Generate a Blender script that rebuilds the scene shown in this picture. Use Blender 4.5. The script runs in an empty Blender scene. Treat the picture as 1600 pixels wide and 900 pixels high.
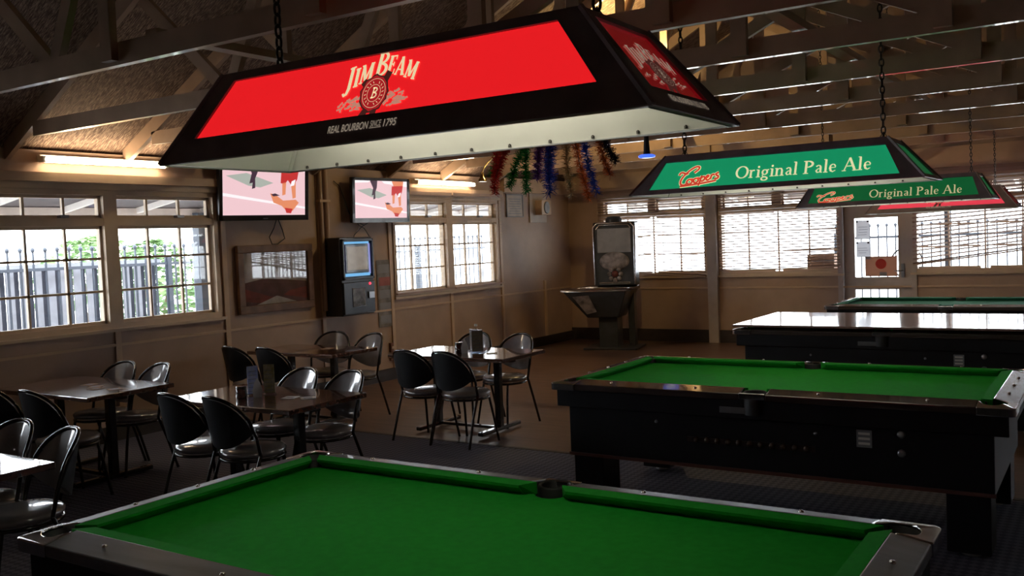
import bpy, bmesh, math, random
from mathutils import Vector, Matrix
random.seed(7)
C = bpy.context.scene.collection
SC = bpy.context.scene
PI = math.pi
R = math.radians

# ------------------------------------------------------------------ camera
H = 1.75
cam_d = bpy.data.cameras.new('camera'); cam = bpy.data.objects.new('camera', cam_d); C.objects.link(cam)
YAW, PIT, ROL, FPX = -0.576505266, 0.0505360946, -0.0404933153, 1459.894
fwd = Vector((math.sin(YAW)*math.cos(PIT), math.cos(YAW)*math.cos(PIT), -math.sin(PIT)))
rt = Vector((math.cos(YAW), -math.sin(YAW), 0)); up = rt.cross(fwd)
r2 = math.cos(ROL)*rt + math.sin(ROL)*up; u2 = -math.sin(ROL)*rt + math.cos(ROL)*up
m = Matrix((r2, u2, -fwd)).transposed().to_4x4(); m.translation = (0, 0, H)
cam.matrix_world = m
cam_d.sensor_width = 36; cam_d.lens = FPX*36/1600; cam_d.clip_start = 0.05
SC.camera = cam
# ------------------------------------------------------------------ light / exposure
SC.view_settings.view_transform = 'Standard'; SC.view_settings.look = 'None'
SC.view_settings.gamma = 1; SC.view_settings.use_curve_mapping = False
SC.view_settings.exposure = 0.0
WORLD = 12.0; LAMPTUBE = 9.5; WALLTUBE = 32.0
w = bpy.data.worlds.new('sky'); SC.world = w; w.use_nodes = True
bg = w.node_tree.nodes['Background']; bg.inputs[0].default_value = (0.86, 0.93, 1.0, 1); bg.inputs[1].default_value = WORLD
try:
    SC.cycles.max_bounces = 8; SC.cycles.diffuse_bounces = 4; SC.cycles.transparent_max_bounces = 24
    SC.cycles.use_denoising = True
    SC.cycles.sample_clamp_indirect = 6.0
except Exception: pass

# ------------------------------------------------------------------ materials
MATS = {}
def mat(name, col, rough=.6, metal=0, var=0, vscale=8, bump=0, bscale=60, emit=None, estr=0, spec=.5, coat=0, stretch=(1,1,1), alt=None, trans=0):
    if name in MATS: return MATS[name]
    mt = bpy.data.materials.new(name); mt.use_nodes = True
    nt = mt.node_tree; b = nt.nodes['Principled BSDF']
    b.inputs['Base Color'].default_value = (*col, 1); b.inputs['Roughness'].default_value = rough
    b.inputs['Metallic'].default_value = metal; b.inputs['Specular IOR Level'].default_value = spec
    b.inputs['Coat Weight'].default_value = coat; b.inputs['Coat Roughness'].default_value = .05
    b.inputs['Transmission Weight'].default_value = trans
    if var or bump:
        tc = nt.nodes.new('ShaderNodeTexCoord'); mp = nt.nodes.new('ShaderNodeMapping')
        mp.inputs['Scale'].default_value = stretch
        nt.links.new(tc.outputs['Object'], mp.inputs[0])
        if var:
            n = nt.nodes.new('ShaderNodeTexNoise'); n.inputs['Scale'].default_value = vscale; n.inputs['Detail'].default_value = 5
            cr = nt.nodes.new('ShaderNodeMix'); cr.data_type = 'RGBA'
            mr = nt.nodes.new('ShaderNodeMapRange'); mr.inputs[1].default_value = .35; mr.inputs[2].default_value = .65
            a2 = alt or tuple(c*(1-var) for c in col)
            cr.inputs[6].default_value = (*col, 1); cr.inputs[7].default_value = (*a2, 1)
            nt.links.new(mp.outputs[0], n.inputs[0]); nt.links.new(n.outputs[0], mr.inputs[0])
            nt.links.new(mr.outputs[0], cr.inputs[0]); nt.links.new(cr.outputs[2], b.inputs['Base Color'])
        if bump:
            n2 = nt.nodes.new('ShaderNodeTexNoise'); n2.inputs['Scale'].default_value = bscale
            bp = nt.nodes.new('ShaderNodeBump'); bp.inputs['Strength'].default_value = bump; bp.inputs['Distance'].default_value = .01
            nt.links.new(mp.outputs[0], n2.inputs[0]); nt.links.new(n2.outputs[0], bp.inputs['Height'])
            nt.links.new(bp.outputs[0], b.inputs['Normal'])
    if emit:
        b.inputs['Emission Color'].default_value = (*emit, 1); b.inputs['Emission Strength'].default_value = estr
    MATS[name] = mt; return mt

def glass_mat(name='window_glass', refl=.08, tint=(1,1,1)):
    if name in MATS: return MATS[name]
    mt = bpy.data.materials.new(name); mt.use_nodes = True; nt = mt.node_tree
    for n in list(nt.nodes):
        if n.type != 'OUTPUT_MATERIAL': nt.nodes.remove(n)
    o = nt.nodes['Material Output']; mx = nt.nodes.new('ShaderNodeMixShader'); t = nt.nodes.new('ShaderNodeBsdfTransparent')
    g = nt.nodes.new('ShaderNodeBsdfGlossy'); g.inputs['Roughness'].default_value = .02
    lw = nt.nodes.new('ShaderNodeLayerWeight'); pw = nt.nodes.new('ShaderNodeMath'); pw.operation = 'POWER'; pw.inputs[1].default_value = 5
    fr = nt.nodes.new('ShaderNodeMapRange'); fr.inputs[3].default_value = .035; fr.inputs[4].default_value = .9
    nt.links.new(lw.outputs['Facing'], pw.inputs[0]); nt.links.new(pw.outputs[0], fr.inputs[0])
    t.inputs[0].default_value = (*tint, 1)
    nt.links.new(fr.outputs[0], mx.inputs[0]); nt.links.new(t.outputs[0], mx.inputs[1]); nt.links.new(g.outputs[0], mx.inputs[2])
    nt.links.new(mx.outputs[0], o.inputs[0]); MATS[name] = mt; return mt

def check_mat(name, c1, c2, scale, rough=.9):
    mt = mat(name, c1, rough); nt = mt.node_tree; b = nt.nodes['Principled BSDF']
    tc = nt.nodes.new('ShaderNodeTexCoord'); mp = nt.nodes.new('ShaderNodeMapping'); mp.inputs['Rotation'].default_value = (0, 0, R(45))
    ch = nt.nodes.new('ShaderNodeTexChecker'); ch.inputs['Scale'].default_value = scale
    ch.inputs[1].default_value = (*c1, 1); ch.inputs[2].default_value = (*c2, 1)
    nt.links.new(tc.outputs['Object'], mp.inputs[0]); nt.links.new(mp.outputs[0], ch.inputs[0]); nt.links.new(ch.outputs[0], b.inputs['Base Color'])
    return mt

M_wall = mat('painted_board_tan', (.47, .33, .25), .55, var=.12, vscale=3, bump=.1, bscale=40)
M_trim = mat('painted_trim_cream', (.62, .44, .30), .45, var=.1, vscale=5)
M_frame = mat('window_frame_paint', (.66, .52, .38), .45, var=.1, vscale=6)
M_post = mat('post_grey_paint', (.52, .46, .44), .5, var=.1)
M_truss = mat('truss_tan_paint', (.46, .32, .23), .35, var=.2, vscale=4, coat=.9)
M_dark = mat('dark_skirting', (.045, .032, .028), .5, var=.3)
M_black = mat('black_laminate', (.010, .011, .014), .5, var=.3, vscale=3, spec=.3)
M_blackwood = mat('dark_stained_timber', (.035, .03, .033), .3, var=.35, vscale=3, coat=.3, stretch=(1, 8, 8))
M_rail = mat('polished_dark_rail', (.06, .045, .04), .25, var=.3, vscale=4, coat=.8, stretch=(1, 6, 6))
M_chrome = mat('chrome', (.75, .74, .74), .16, metal=1, var=.2, vscale=20)
M_steel = mat('dull_steel', (.35, .36, .38), .35, metal=1, var=.2)
M_rubber = mat('black_rubber', (.01, .01, .01), .6, var=.2)
M_cloth = mat('green_baize', (.013, .30, .026), .95, var=.12, vscale=30, bump=.12, bscale=900, spec=.1)
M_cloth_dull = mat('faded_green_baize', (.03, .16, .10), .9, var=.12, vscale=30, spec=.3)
M_board = mat('varnished_board', (.30, .2, .16), .16, var=.3, vscale=3, coat=1, stretch=(8, 1, 1))
M_table = mat('table_laminate_brown', (.13, .055, .038), .2, var=.35, vscale=5, coat=1, stretch=(1, 6, 6))
M_cush = mat('grey_vinyl_cushion', (.24, .22, .235), .3, var=.2, vscale=10, coat=.9)
M_shell = mat('black_vinyl_back', (.015, .017, .02), .45, var=.3, vscale=8, bump=.1, bscale=80)
M_tube = mat('black_tube', (.02, .018, .018), .22, var=.2, coat=.5)
M_lampframe = mat('lamp_frame_charcoal', (.30, .24, .27), .45, var=.25, vscale=10)
M_liner = mat('lamp_liner_white', (.80, .80, .74), .6, var=.06, vscale=5)
M_paper = mat('white_paper', (.8, .8, .82), .7, var=.05)
M_ash = mat('grey_tinted_plastic', (.25, .26, .28), .4, var=.2)
def sheet_mat(name='backlit_paper', col=(.8, .8, .82), tcol=(.6, .6, .62)):
    mt = bpy.data.materials.new(name); mt.use_nodes = True; nt = mt.node_tree; b = nt.nodes['Principled BSDF']
    b.inputs['Base Color'].default_value = (*col, 1); tr = nt.nodes.new('ShaderNodeBsdfTranslucent'); tr.inputs[0].default_value = (*tcol, 1)
    mx = nt.nodes.new('ShaderNodeMixShader'); mx.inputs[0].default_value = .6; o = nt.nodes['Material Output']
    nt.links.new(b.outputs[0], mx.inputs[1]); nt.links.new(tr.outputs[0], mx.inputs[2]); nt.links.new(mx.outputs[0], o.inputs[0]); return mt
M_sheet = sheet_mat()
M_plastic = mat('white_plastic', (.72, .70, .66), .4, var=.05)
M_wire = mat('black_cable', (.02, .017, .015), .5, var=.2)
M_chain = mat('blackened_chain', (.05, .045, .04), .4, metal=.7, var=.2)
M_brass = mat('brass', (.75, .55, .25), .25, metal=1, var=.2)
M_slat = mat('blind_slat_vinyl', (.50, .36, .30), .5, var=.1)
for m_ in (M_table, M_cush): m_.node_tree.nodes['Principled BSDF'].inputs['Coat IOR'].default_value = 1.9
M_glass = glass_mat()
M_clear = glass_mat('clear_acrylic', tint=(.92, .95, 1))
M_letter = mat('cream_lettering', (.95, .85, .55), .6, var=.05, emit=(1, .86, .5), estr=.75)
M_letterdim = mat('tan_lettering', (.62, .52, .40), .6, var=.1, emit=(.6, .5, .38), estr=.35)

# ------------------------------------------------------------------ helpers
class MB:
    def __init__(s): s.v = []; s.f = []; s.mi = []; s.sm = []; s.cur = 0
    def add(s, vs, fs, smooth=False):
        o = len(s.v); s.v += [tuple(v) for v in vs]
        for f in fs: s.f.append([o+i for i in f]); s.mi.append(s.cur); s.sm.append(smooth)
        return s
    def box(s, x0, x1, y0, y1, z0, z1, M=None):
        vs = [Vector(p) for p in ((x0,y0,z0),(x1,y0,z0),(x1,y1,z0),(x0,y1,z0),(x0,y0,z1),(x1,y0,z1),(x1,y1,z1),(x0,y1,z1))]
        if M: vs = [M @ v for v in vs]
        return s.add(vs, [(0,3,2,1),(4,5,6,7),(0,1,5,4),(1,2,6,5),(2,3,7,6),(3,0,4,7)])
    def bar(s, a, b, w, h, upv=(0,0,1)):
        a, b = Vector(a), Vector(b); d = (b-a).normalized(); x = d.cross(Vector(upv))
        if x.length < 1e-4: x = d.cross(Vector((0,1,0)))
        x.normalize(); z = x.cross(d)
        vs = [p + x*(i*w/2) + z*(j*h/2) for p in (a, b) for i, j in ((-1,-1),(1,-1),(1,1),(-1,1))]
        return s.add(vs, [(0,1,2,3),(7,6,5,4),(0,4,5,1),(1,5,6,2),(2,6,7,3),(3,7,4,0)])
    def tube(s, pts, r, n=8, closed=False, cap=True):
        pts = [Vector(p) for p in pts]; N = len(pts); rs = r if isinstance(r, (list, tuple)) else [r]*N
        nrm = None; vs = []
        for i in range(N):
            if closed: d = pts[(i+1) % N]-pts[i-1]
            else: d = pts[min(i+1, N-1)]-pts[max(i-1, 0)]
            d.normalize()
            if nrm is None:
                nrm = d.cross(Vector((0,0,1)))
                if nrm.length < 1e-3: nrm = d.cross(Vector((0,1,0)))
            nrm = (nrm - d*nrm.dot(d)).normalized(); b = d.cross(nrm)
            for k in range(n):
                a = 2*PI*k/n; vs.append(pts[i] + (nrm*math.cos(a)+b*math.sin(a))*rs[i])
        fs = []
        for i in range(N if closed else N-1):
            j = (i+1) % N
            for k in range(n): fs.append((i*n+k, i*n+(k+1)%n, j*n+(k+1)%n, j*n+k))
        s.add(vs, fs, True)
        if cap and not closed:
            s.add([vs[k] for k in range(n)], [tuple(reversed(range(n)))]); s.add([vs[(N-1)*n+k] for k in range(n)], [tuple(range(n))])
        return s
    def lathe(s, prof, n=20, M=None, sx=1, sy=1):
        vs = []
        for r, z in prof:
            for k in range(n):
                a = 2*PI*k/n; v = Vector((r*math.cos(a)*sx, r*math.sin(a)*sy, z)); vs.append(M @ v if M else v)
        fs = []
        for i in range(len(prof)-1):
            for k in range(n): fs.append((i*n+k, i*n+(k+1)%n, (i+1)*n+(k+1)%n, (i+1)*n+k))
        s.add(vs, fs, True)
        if prof[0][0] > 1e-5: s.add(vs[:n], [tuple(reversed(range(n)))])
        if prof[-1][0] > 1e-5: s.add(vs[-n:], [tuple(range(n))])
        return s
    def prism(s, poly, z0, z1, M=None):
        n = len(poly); vs = [Vector((x, y, z0)) for x, y in poly] + [Vector((x, y, z1)) for x, y in poly]
        if M: vs = [M @ v for v in vs]
        ar = sum(poly[i][0]*poly[(i+1)%n][1]-poly[(i+1)%n][0]*poly[i][1] for i in range(n))
        fs = [tuple(range(n-1, -1, -1)), tuple(range(n, 2*n))] + [(i, (i+1)%n, n+(i+1)%n, n+i) for i in range(n)]
        if ar < 0: fs = [tuple(reversed(f)) for f in fs]
        return s.add(vs, fs)
    def build(s, name, mats, parent=None, bevel=0, loc=None):
        me = bpy.data.meshes.new(name); me.from_pydata(s.v, [], s.f)
        for mt in (mats if isinstance(mats, (list, tuple)) else [mats]): me.materials.append(mt)
        for p, i, sm in zip(me.polygons, s.mi, s.sm): p.material_index = i; p.use_smooth = sm
        me.update()
        o = bpy.data.objects.new(name, me); C.objects.link(o)
        if parent: o.parent = parent
        if loc: o.location = loc
        if bevel:
            b = o.modifiers.new('bevel', 'BEVEL'); b.width = bevel; b.segments = 2; b.limit_method = 'ANGLE'
        return o
def tag(o, label=None, cat=None, group=None, kind=None):
    if label: o['label'] = label
    if cat: o['category'] = cat
    if group: o['group'] = group
    if kind: o['kind'] = kind
    return o
def empty(name, loc=(0,0,0), rz=0, label=None, cat=None, group=None):
    o = bpy.data.objects.new(name, None); C.objects.link(o); o.location = loc; o.rotation_euler = (0, 0, rz)
    o.empty_display_size = .1
    return tag(o, label, cat, group)
def struct(o): o['kind'] = 'structure'; return o
def copy_tree(o, parent=None):
    c = o.copy(); C.objects.link(c); c.parent = parent
    for ch in o.children: copy_tree(ch, c)
    return c

# ------------------------------------------------------------------ room shell
XL, YF = -8.0, 14.2          # inner faces of left wall and far wall
XR, YB = 4.4, -2.6
SLOPE = .545; EAVE_IN = 2.974  # rafter underside z at X=-7.35
def raf(x): return EAVE_IN + SLOPE*(x+7.35)
RIDGE = -1.9
def roofz(x): return raf(x)+.15 if x <= RIDGE else raf(2*RIDGE-x)+.15
floor_m = mat('brown_vinyl_floor', (.17, .10, .075), .35, var=.35, vscale=2.5, bump=.05, bscale=12, stretch=(1, 5, 1))
struct(MB().box(XL-.2, XR+.2, YB-.2, YF+.2, -.1, 0).build('floor', floor_m))
carpet_m = check_mat('blue_patterned_carpet', (.05, .055, .09), (.11, .11, .165), 26)
o = MB().box(XL+.02, XR-.02, YB+.02, 6.5, 0.0005, .008).build('carpet', carpet_m); tag(o, 'blue grey small check carpet under the two nearest pool tables', 'carpet'); 
struct(MB().box(XL+.02, XR, 6.5, 6.54, 0.0005, .012).build('trim_1', M_dark))
def wall_with_holes(name, axis, face, thick, a0, a1, z0, z1, holes, mtl):
    """solid wall made of boxes around rectangular holes (a_lo, a_hi, z_lo, z_hi)"""
    mb = MB(); cuts = sorted(set([a0, a1] + [h[0] for h in holes] + [h[1] for h in holes]))
    for i in range(len(cuts)-1):
        lo, hi = cuts[i], cuts[i+1]; mid = (lo+hi)/2
        segs = [(z0, z1)]
        for h in holes:
            if h[0] < mid < h[1]:
                ns = []
                for s0, s1 in segs:
                    if h[2] > s0: ns.append((s0, min(h[2], s1)))
                    if h[3] < s1: ns.append((max(h[3], s0), s1))
                segs = ns
        for s0, s1 in segs:
            if axis == 'x': mb.box(face-thick, face, lo, hi, s0, s1)
            else: mb.box(lo, hi, face, face+thick, s0, s1)
    return struct(mb.build(name, mtl))
SILL, HEAD, TR0, TR1 = 1.07, 2.38, 2.045, 2.115
W_left = [(2.1, 4.13), (4.17, 6.62), (9.47, 11.96)]
W_left = [(4.13, 6.62), (9.47, 11.96), (1.4, 3.95)]
W_far = [(-7.36, -5.49), (-5.29, -3.43), (-2.43, .3), (.5, 2.4)]
DOOR = (-3.41, -2.45)
wall_with_holes('wall_left', 'x', XL, .12, YB, YF, 0, 2.72, [(a, b, SILL, HEAD) for a, b in W_left], M_wall)
wall_with_holes('wall_far', 'y', YF, .12, XL-.12, XR, 0, 2.72, [(a, b, SILL, HEAD) for a, b in W_far] + [(DOOR[0], DOOR[1], 0, 2.1)], M_wall)
# gable above the far wall, back and right walls close the room
g = [(XL-.12, 2.72), (XR+.12, 2.72), (XR+.12, roofz(XR)), (RIDGE, roofz(RIDGE)), (XL-.12, roofz(XL))]
mb = MB(); mb.add([(x, YF, z) for x, z in g]+[(x, YF+.1, z) for x, z in g], [(0,1,2,3,4),(9,8,7,6,5)]+[(i,5+i,5+(i+1)%5,(i+1)%5) for i in range(5)])
struct(mb.build('wall_gable', M_wall))
g2 = [(XL-.12, 0), (XR+.12, 0), (XR+.12, roofz(XR)), (RIDGE, roofz(RIDGE)), (XL-.12, roofz(XL))]
mb = MB(); mb.add([(x, YB, z) for x, z in g2]+[(x, YB-.1, z) for x, z in g2], [(0,4,3,2,1),(5,6,7,8,9)]+[(i,(i+1)%5,5+(i+1)%5,5+i) for i in range(5)])
struct(mb.build('wall_back', M_wall))
struct(MB().box(XR, XR+.12, YB, YF, 0, roofz(XR)).build('wall_right', M_wall))
# roof: two slopes of reed matting
def reed():
    mt = mat('reed_matting', (.09, .055, .04), .8, bump=.6, bscale=30, stretch=(2, 9, 2)); nt = mt.node_tree; b = nt.nodes['Principled BSDF']
    tc = nt.nodes.new('ShaderNodeTexCoord'); mp = nt.nodes.new('ShaderNodeMapping'); mp.inputs['Scale'].default_value = (3, 22, 3)
    n = nt.nodes.new('ShaderNodeTexNoise'); n.inputs['Scale'].default_value = 5; n.inputs['Detail'].default_value = 6; n.inputs['Roughness'].default_value = .7
    cr = nt.nodes.new('ShaderNodeValToRGB'); cr.color_ramp.elements[0].position = .45; cr.color_ramp.elements[1].position = .68
    cr.color_ramp.elements[0].color = (.10, .055, .04, 1); cr.color_ramp.elements[1].color = (.55, .40, .30, 1)
    nt.links.new(tc.outputs['Object'], mp.inputs[0]); nt.links.new(mp.outputs[0], n.inputs[0]); nt.links.new(n.outputs[0], cr.inputs[0]); nt.links.new(cr.outputs[0], b.inputs['Base Color'])
    return mt
M_reed = reed()
mb = MB()
xa = XL-.12; xb = XR+.12
for x0, x1 in ((xa, RIDGE), (RIDGE, xb)):
    z0, z1 = roofz(x0), roofz(x1)
    mb.add([(x0,YB-.1,z0),(x1,YB-.1,z1),(x1,YF+.1,z1),(x0,YF+.1,z0),(x0,YB-.1,z0+.08),(x1,YB-.1,z1+.08),(x1,YF+.1,z1+.08),(x0,YF+.1,z0+.08)],
           [(0,3,2,1),(4,5,6,7),(0,1,5,4),(1,2,6,5),(2,3,7,6),(3,0,4,7)])
struct(mb.build('ceiling', M_reed))
# wall boards, battens, skirting
n = 2
def trim(mb, m_=M_trim):
    global n
    o = struct(mb.build('trim_%d' % n, m_)); n += 1; return o
trim(MB().box(XL, XL+.018, YB, YF, .90, .925))
trim(MB().box(-7.3, XR, YF-.018, YF, .86, .885))
mb = MB()
for y in (4.05, 5.38, 6.69, 8.13, 9.4, 10.7, 12.02, 13.3): mb.box(XL, XL+.02, y-.03, y+.03, .15, SILL)
trim(mb)
mb = MB()
for y in (6.69, 8.13, 9.4, 12.02): mb.box(XL, XL+.02, y-.03, y+.03, SILL, 2.7)
trim(mb)
trim(MB().box(-5.47, -5.31, YF-.09, YF, 0, 2.72), M_post)          # post between the far windows
mb = MB(); mb.box(XL, XL+.07, 1.3, 6.72, 2.44, 2.52); mb.box(XL, XL+.07, 9.4, 12.05, 2.44, 2.52); trim(mb)                      # head rail of the left wall
trim(MB().box(XL, XR, YF-.08, YF, 2.52, 2.80))                      # plate of the far wall
trim(MB().box(-8.0, -7.9, 12.05, YF, 2.5, 2.72))
struct(MB().box(XL, XL+.03, YB, YF, 0, .15).build('baseboard_left', M_dark))
mb = MB(); mb.box(XL, DOOR[0]-.06, YF-.03, YF, 0, .2); mb.box(DOOR[1]+.06, XR, YF-.03, YF, 0, .2); struct(mb.build('baseboard_far', M_dark))
# carpeted low step round the dark corner
# ------------------------------------------------------------------ trusses
TY = [1.9, 3.16, 4.44, 5.58, 6.84, 8.10, 9.43, 10.6, 11.9, 13.15]
names = ['first roof truss, almost overhead of the camera', 'cream timber roof truss nearest the camera at top left', 'second cream roof truss from the camera, above the long wall light',
 'third cream roof truss, passing just behind the big red lamp', 'fourth cream roof truss, past the big red lamp', 'fifth cream roof truss, above the tinsel garlands',
 'sixth cream roof truss, just behind the tinsel', 'seventh cream roof truss counted from the camera', 'eighth cream roof truss, last but one before far wall', 'farthest cream roof truss, closest to the windowed far wall']
def truss(y, lab):
    e = empty('roof_truss', (0, y, 0)); e['kind'] = 'structure'
    w_ = .045; B0, B1 = 2.78, 2.90
    MB().box(-7.55, 3.75, -w_/2, w_/2, B0, B1).build('bottom_chord', M_truss, e)
    L = SLOPE
    for sgn in (1, -1):
        def X(x): return x if sgn > 0 else 2*RIDGE-x
        mb = MB(); pts = [(XL+.0, raf(XL)), (RIDGE, raf(RIDGE)), (RIDGE, raf(RIDGE)+.145), (XL, raf(XL)+.145)]
        pts = [(X(x), z) for x, z in pts]
        if sgn < 0: pts = pts[::-1]
        mb.add([(x, -w_/2+.0, z) for x, z in pts]+[(x, w_/2, z) for x, z in pts], [(0,1,2,3),(7,6,5,4)]+[(i,4+i,4+(i+1)%4,(i+1)%4) for i in range(4)])
        mb.build('top_chord', M_truss, e)
        # long shallow web crossing the centre, and short web near the eave
        for a, b in (((-3.1, 2.86), (.35, 4.45)), ((-5.2, 2.86), (-4.35, 4.55)), ((-5.2, 2.86), (-6.1, 3.66))):
            mb = MB(); mb.bar((X(a[0]), .045, a[1]), (X(b[0]), .045, b[1]), .045, .09, (0, 1, 0)) if False else mb.bar((X(a[0]), .045, a[1]), (X(b[0]), .045, b[1]), .045, .09)
            mb.build('web', M_truss, e)
    for x in (-4.55, -3.02, -1.9, -.78, .75):
        xx = x if x <= RIDGE else 2*RIDGE-x
        MB().box(x-.048, x+.048, -.066, -.0225, 2.80, raf(xx)+.05).build('post', M_truss, e)
    return e
for y, lab in zip(TY[1:], names[1:]): truss(y, lab)
# short ties between the trusses
mb = MB()
for x in (-4.3, -1.55, .9): mb.box(x-.045, x+.045, 3.2, 13.2, 2.905, 2.95)
struct(mb.build('trim_30', M_truss))

# ------------------------------------------------------------------ windows
def hpart(mb, axis, face, a0, a1, d0, d1, z0, z1):
    if axis == 'x': mb.box(face+d0, face+d1, a0, a1, z0, z1)
    else: mb.box(a0, a1, face-d1, face-d0, z0, z1)
wn = 1
def window(axis, face, a0, a1, sash=2, cols=3, rows=3, low=True):
    """frame, mullions and glazing bars between a0 and a1; d is measured into the room"""
    global wn
    e = empty('window_%d' % wn, (0, 0, 0)); wn += 1; struct(e)
    f = MB(); t = .055
    for z0, z1 in ((SILL, SILL+.05), (HEAD-.05, HEAD), (TR0, TR1)): hpart(f, axis, face, a0, a1, -.12, .015, z0, z1)
    hpart(f, axis, face, a0-.04, a1+.04, -.02, .05, SILL-.03, SILL)
    hpart(f, axis, face, a0-.05, a1+.05, 0, .03, HEAD, HEAD+.07)
    W = (a1-a0)/sash
    for i in range(sash+1):
        c = a0+i*W; lo = max(a0, c-.07 if 0 < i < sash else c-.05); hi = min(a1, c+.07 if 0 < i < sash else c+.05)
        hpart(f, axis, face, lo, hi, -.12, .02, SILL+.05 if (low or i in (0, sash)) else TR0, HEAD-.05)
    f.build('window_frame', M_frame, e)
    b = MB()
    for i in range(sash):
        lo, hi = a0+i*W+.06, a0+(i+1)*W-.06
        for z0, z1 in ((TR1, HEAD-.05), (SILL+.05, TR0)):
            if low or z1 > TR1: hpart(b, axis, face, lo, lo+.035, -.07, -.03, z0, z1); hpart(b, axis, face, hi-.035, hi, -.07, -.03, z0, z1)
            if not low and i and z1 < TR1: hpart(b, axis, face, lo-.071, lo-.049, -.065, -.035, z0, z1)
            hpart(b, axis, face, lo, hi, -.07, -.03, z0, z0+.03); hpart(b, axis, face, lo, hi, -.07, -.03, z1-.03, z1)
            for k in range(1, cols):
                c = lo+(hi-lo)*k/cols; hpart(b, axis, face, c-.011, c+.011, -.065, -.035, z0, z1)
        for k in range(1, rows):
            z = SILL+.05+(TR0-SILL-.05)*k/rows; hpart(b, axis, face, lo, hi, -.065, -.035, z-.011, z+.011)
        h = MB()
        hpart(h, axis, face, (lo+hi)/2+.12, (lo+hi)/2+.2, -.03, .03, TR1+.005, TR1+.03)
        h.build('window_stay', M_steel, e)
    b.build('sash_bars', M_frame, e)
    g_ = MB(); hpart(g_, axis, face, a0+.03, a1-.03, -.053, -.047, SILL+.02, HEAD-.02); g_.build('glass', M_glass, e)
    return e
for a, b in W_left: window('x', XL, a, b)
window('y', YF, *W_far[0], cols=2, low=False); window('y', YF, *W_far[1], cols=2, low=False); window('y', YF, *W_far[2], sash=3, cols=2, low=False); window('y', YF, *W_far[3])

def blind(axis, face, a0, a1, label, top=HEAD+.04, bot=SILL+.06, sag=(0, 0), pitch=.045, tilt=20, depth=.05):
    e = empty('venetian_blind', (0, 0, 0), 0, label, 'blind', 'venetian blinds on the windows')
    hd = MB(); hpart(hd, axis, face, a0, a1, .035, .085, top, top+.045); hd.build('head_rail', M_slat, e)
    s = MB(); N = int((top-bot)/pitch); c_ = math.cos(R(tilt))*depth/2; s_ = math.sin(R(tilt))*depth/2
    for k in range(N):
        f = k/N
        dl, dr = sag[0]*(1-f), sag[1]*(1-f); z = bot+k*(top-bot)/N
        p = []
        for a, dz in ((a0, dl), (a1, dr)):
            for d, q in ((.06-c_, -s_), (.06+c_, s_)):
                for t in (0, .0016):
                    p.append((face+d, a, z+q+dz+t) if axis == 'x' else (a, face-d, z+q+dz+t))
        s.add(p, [(0,2,6,4),(1,5,7,3),(0,4,5,1),(2,3,7,6),(0,1,3,2),(4,6,7,5)])
    s.build('slats', M_slat, e)
    br = MB()
    P = [((face+.06, a, bot-.02+dz) if axis == 'x' else (a, face-.06, bot-.02+dz)) for a, dz in ((a0, sag[0]), ((a0+a1)/2, (sag[0]+sag[1])/2-.004), (a1, sag[1]))]
    br.bar(P[0], P[1], .035, .02); br.bar(P[1], P[2], .035, .02); br.build('bottom_rail', M_slat, e)
    cd = MB()
    nc = 4 if a1-a0 > 1.5 else 2
    for k in range(nc):
        a = a0+(a1-a0)*(k+.5)/nc; dz = sag[0]+(sag[1]-sag[0])*(k+.5)/nc
        for d in (.042, .078):
            p = [(face+d, a, bot+dz), (face+d, a, top)] if axis == 'x' else [(a, face-d, bot+dz), (a, face-d, top)]
            cd.tube(p, .0022, 5)
    cd.build('ladder_cords', M_slat, e)
    return e
blind('x', XL, 9.44, 10.7, 'open venetian blind on near half of the window past the jukebox', pitch=.05, tilt=2, depth=.026)
blind('x', XL, 10.74, 12.0, 'open venetian blind on far half of the window past the jukebox', pitch=.05, tilt=2, depth=.026)
blind('y', YF, -7.40, -5.50, 'venetian blind behind the arcade machine, bottom rail sagging to right', sag=(.09, -.02), bot=1.1)
blind('y', YF, -5.27, -3.43, 'venetian blind on the far window left of the glazed door', sag=(.06, .10), bot=1.1)
blind('y', YF, -2.43, .32, 'wide venetian blind right of the glazed door, drooping to left', sag=(.0, .36), bot=1.2, pitch=.056, tilt=26)

# ------------------------------------------------------------------ door in the far wall
d = empty('door_1', (0, YF, 0)); struct(d)
mb = MB()
for x in (DOOR[0]-.06, DOOR[1]-.01): mb.box(x, x+.07, -.03, .12, 0, 2.16)
mb.box(DOOR[0]+.01, DOOR[1]-.01, -.03, .12, 2.06, 2.16); mb.build('door_frame', M_post, d)
mb = MB(); x0, x1 = DOOR[0]+.015, DOOR[1]-.015
mb.box(x0, -3.24, .03, .075, .01, 2.05); mb.box(-2.64, x1, .03, .075, .01, 2.05)
mb.box(-3.24, -2.64, .03, .075, 1.87, 2.05); mb.box(-3.24, -2.64, .03, .075, .83, 1.01); mb.box(-3.24, -2.64, .03, .075, .01, .3)
mb.build('door_leaf', M_post, d)
mb = MB().box(-3.24, -2.64, .05, .056, 1.01, 1.87); mb.box(-3.24, -2.64, .05, .056, .3, .83); mb.build('glass', M_glass, d)
mb = MB(); mb.box(-2.6, -2.56, .0, .03, 1.0, 1.2); mb.tube([(-2.58, .0, 1.1), (-2.58, -.05, 1.1), (-2.68, -.05, 1.1)], .01); mb.build('door_handle', M_steel, d)
def lines_on(parent_name, x0, x1, y, z0, z1, rows, m_, parent, rnd=0):
    mb = MB(); H_ = (z1-z0)
    for i in range(rows):
        zz = z1-H_*(i+.5)/rows; a = x0+(x1-x0)*.1*(1+random.random()*2); b = x1-(x1-x0)*.1*(1+random.random()*2)
        mb.box(a, b, y-.001, y, zz-H_/rows*.09, zz+H_/rows*.09)
    return mb.build(parent_name, m_, parent)
M_greyink = mat('grey_ink', (.30, .31, .36), .8, var=.1)
M_redink = mat('red_ink', (.6, .05, .04), .7, var=.1)
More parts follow.
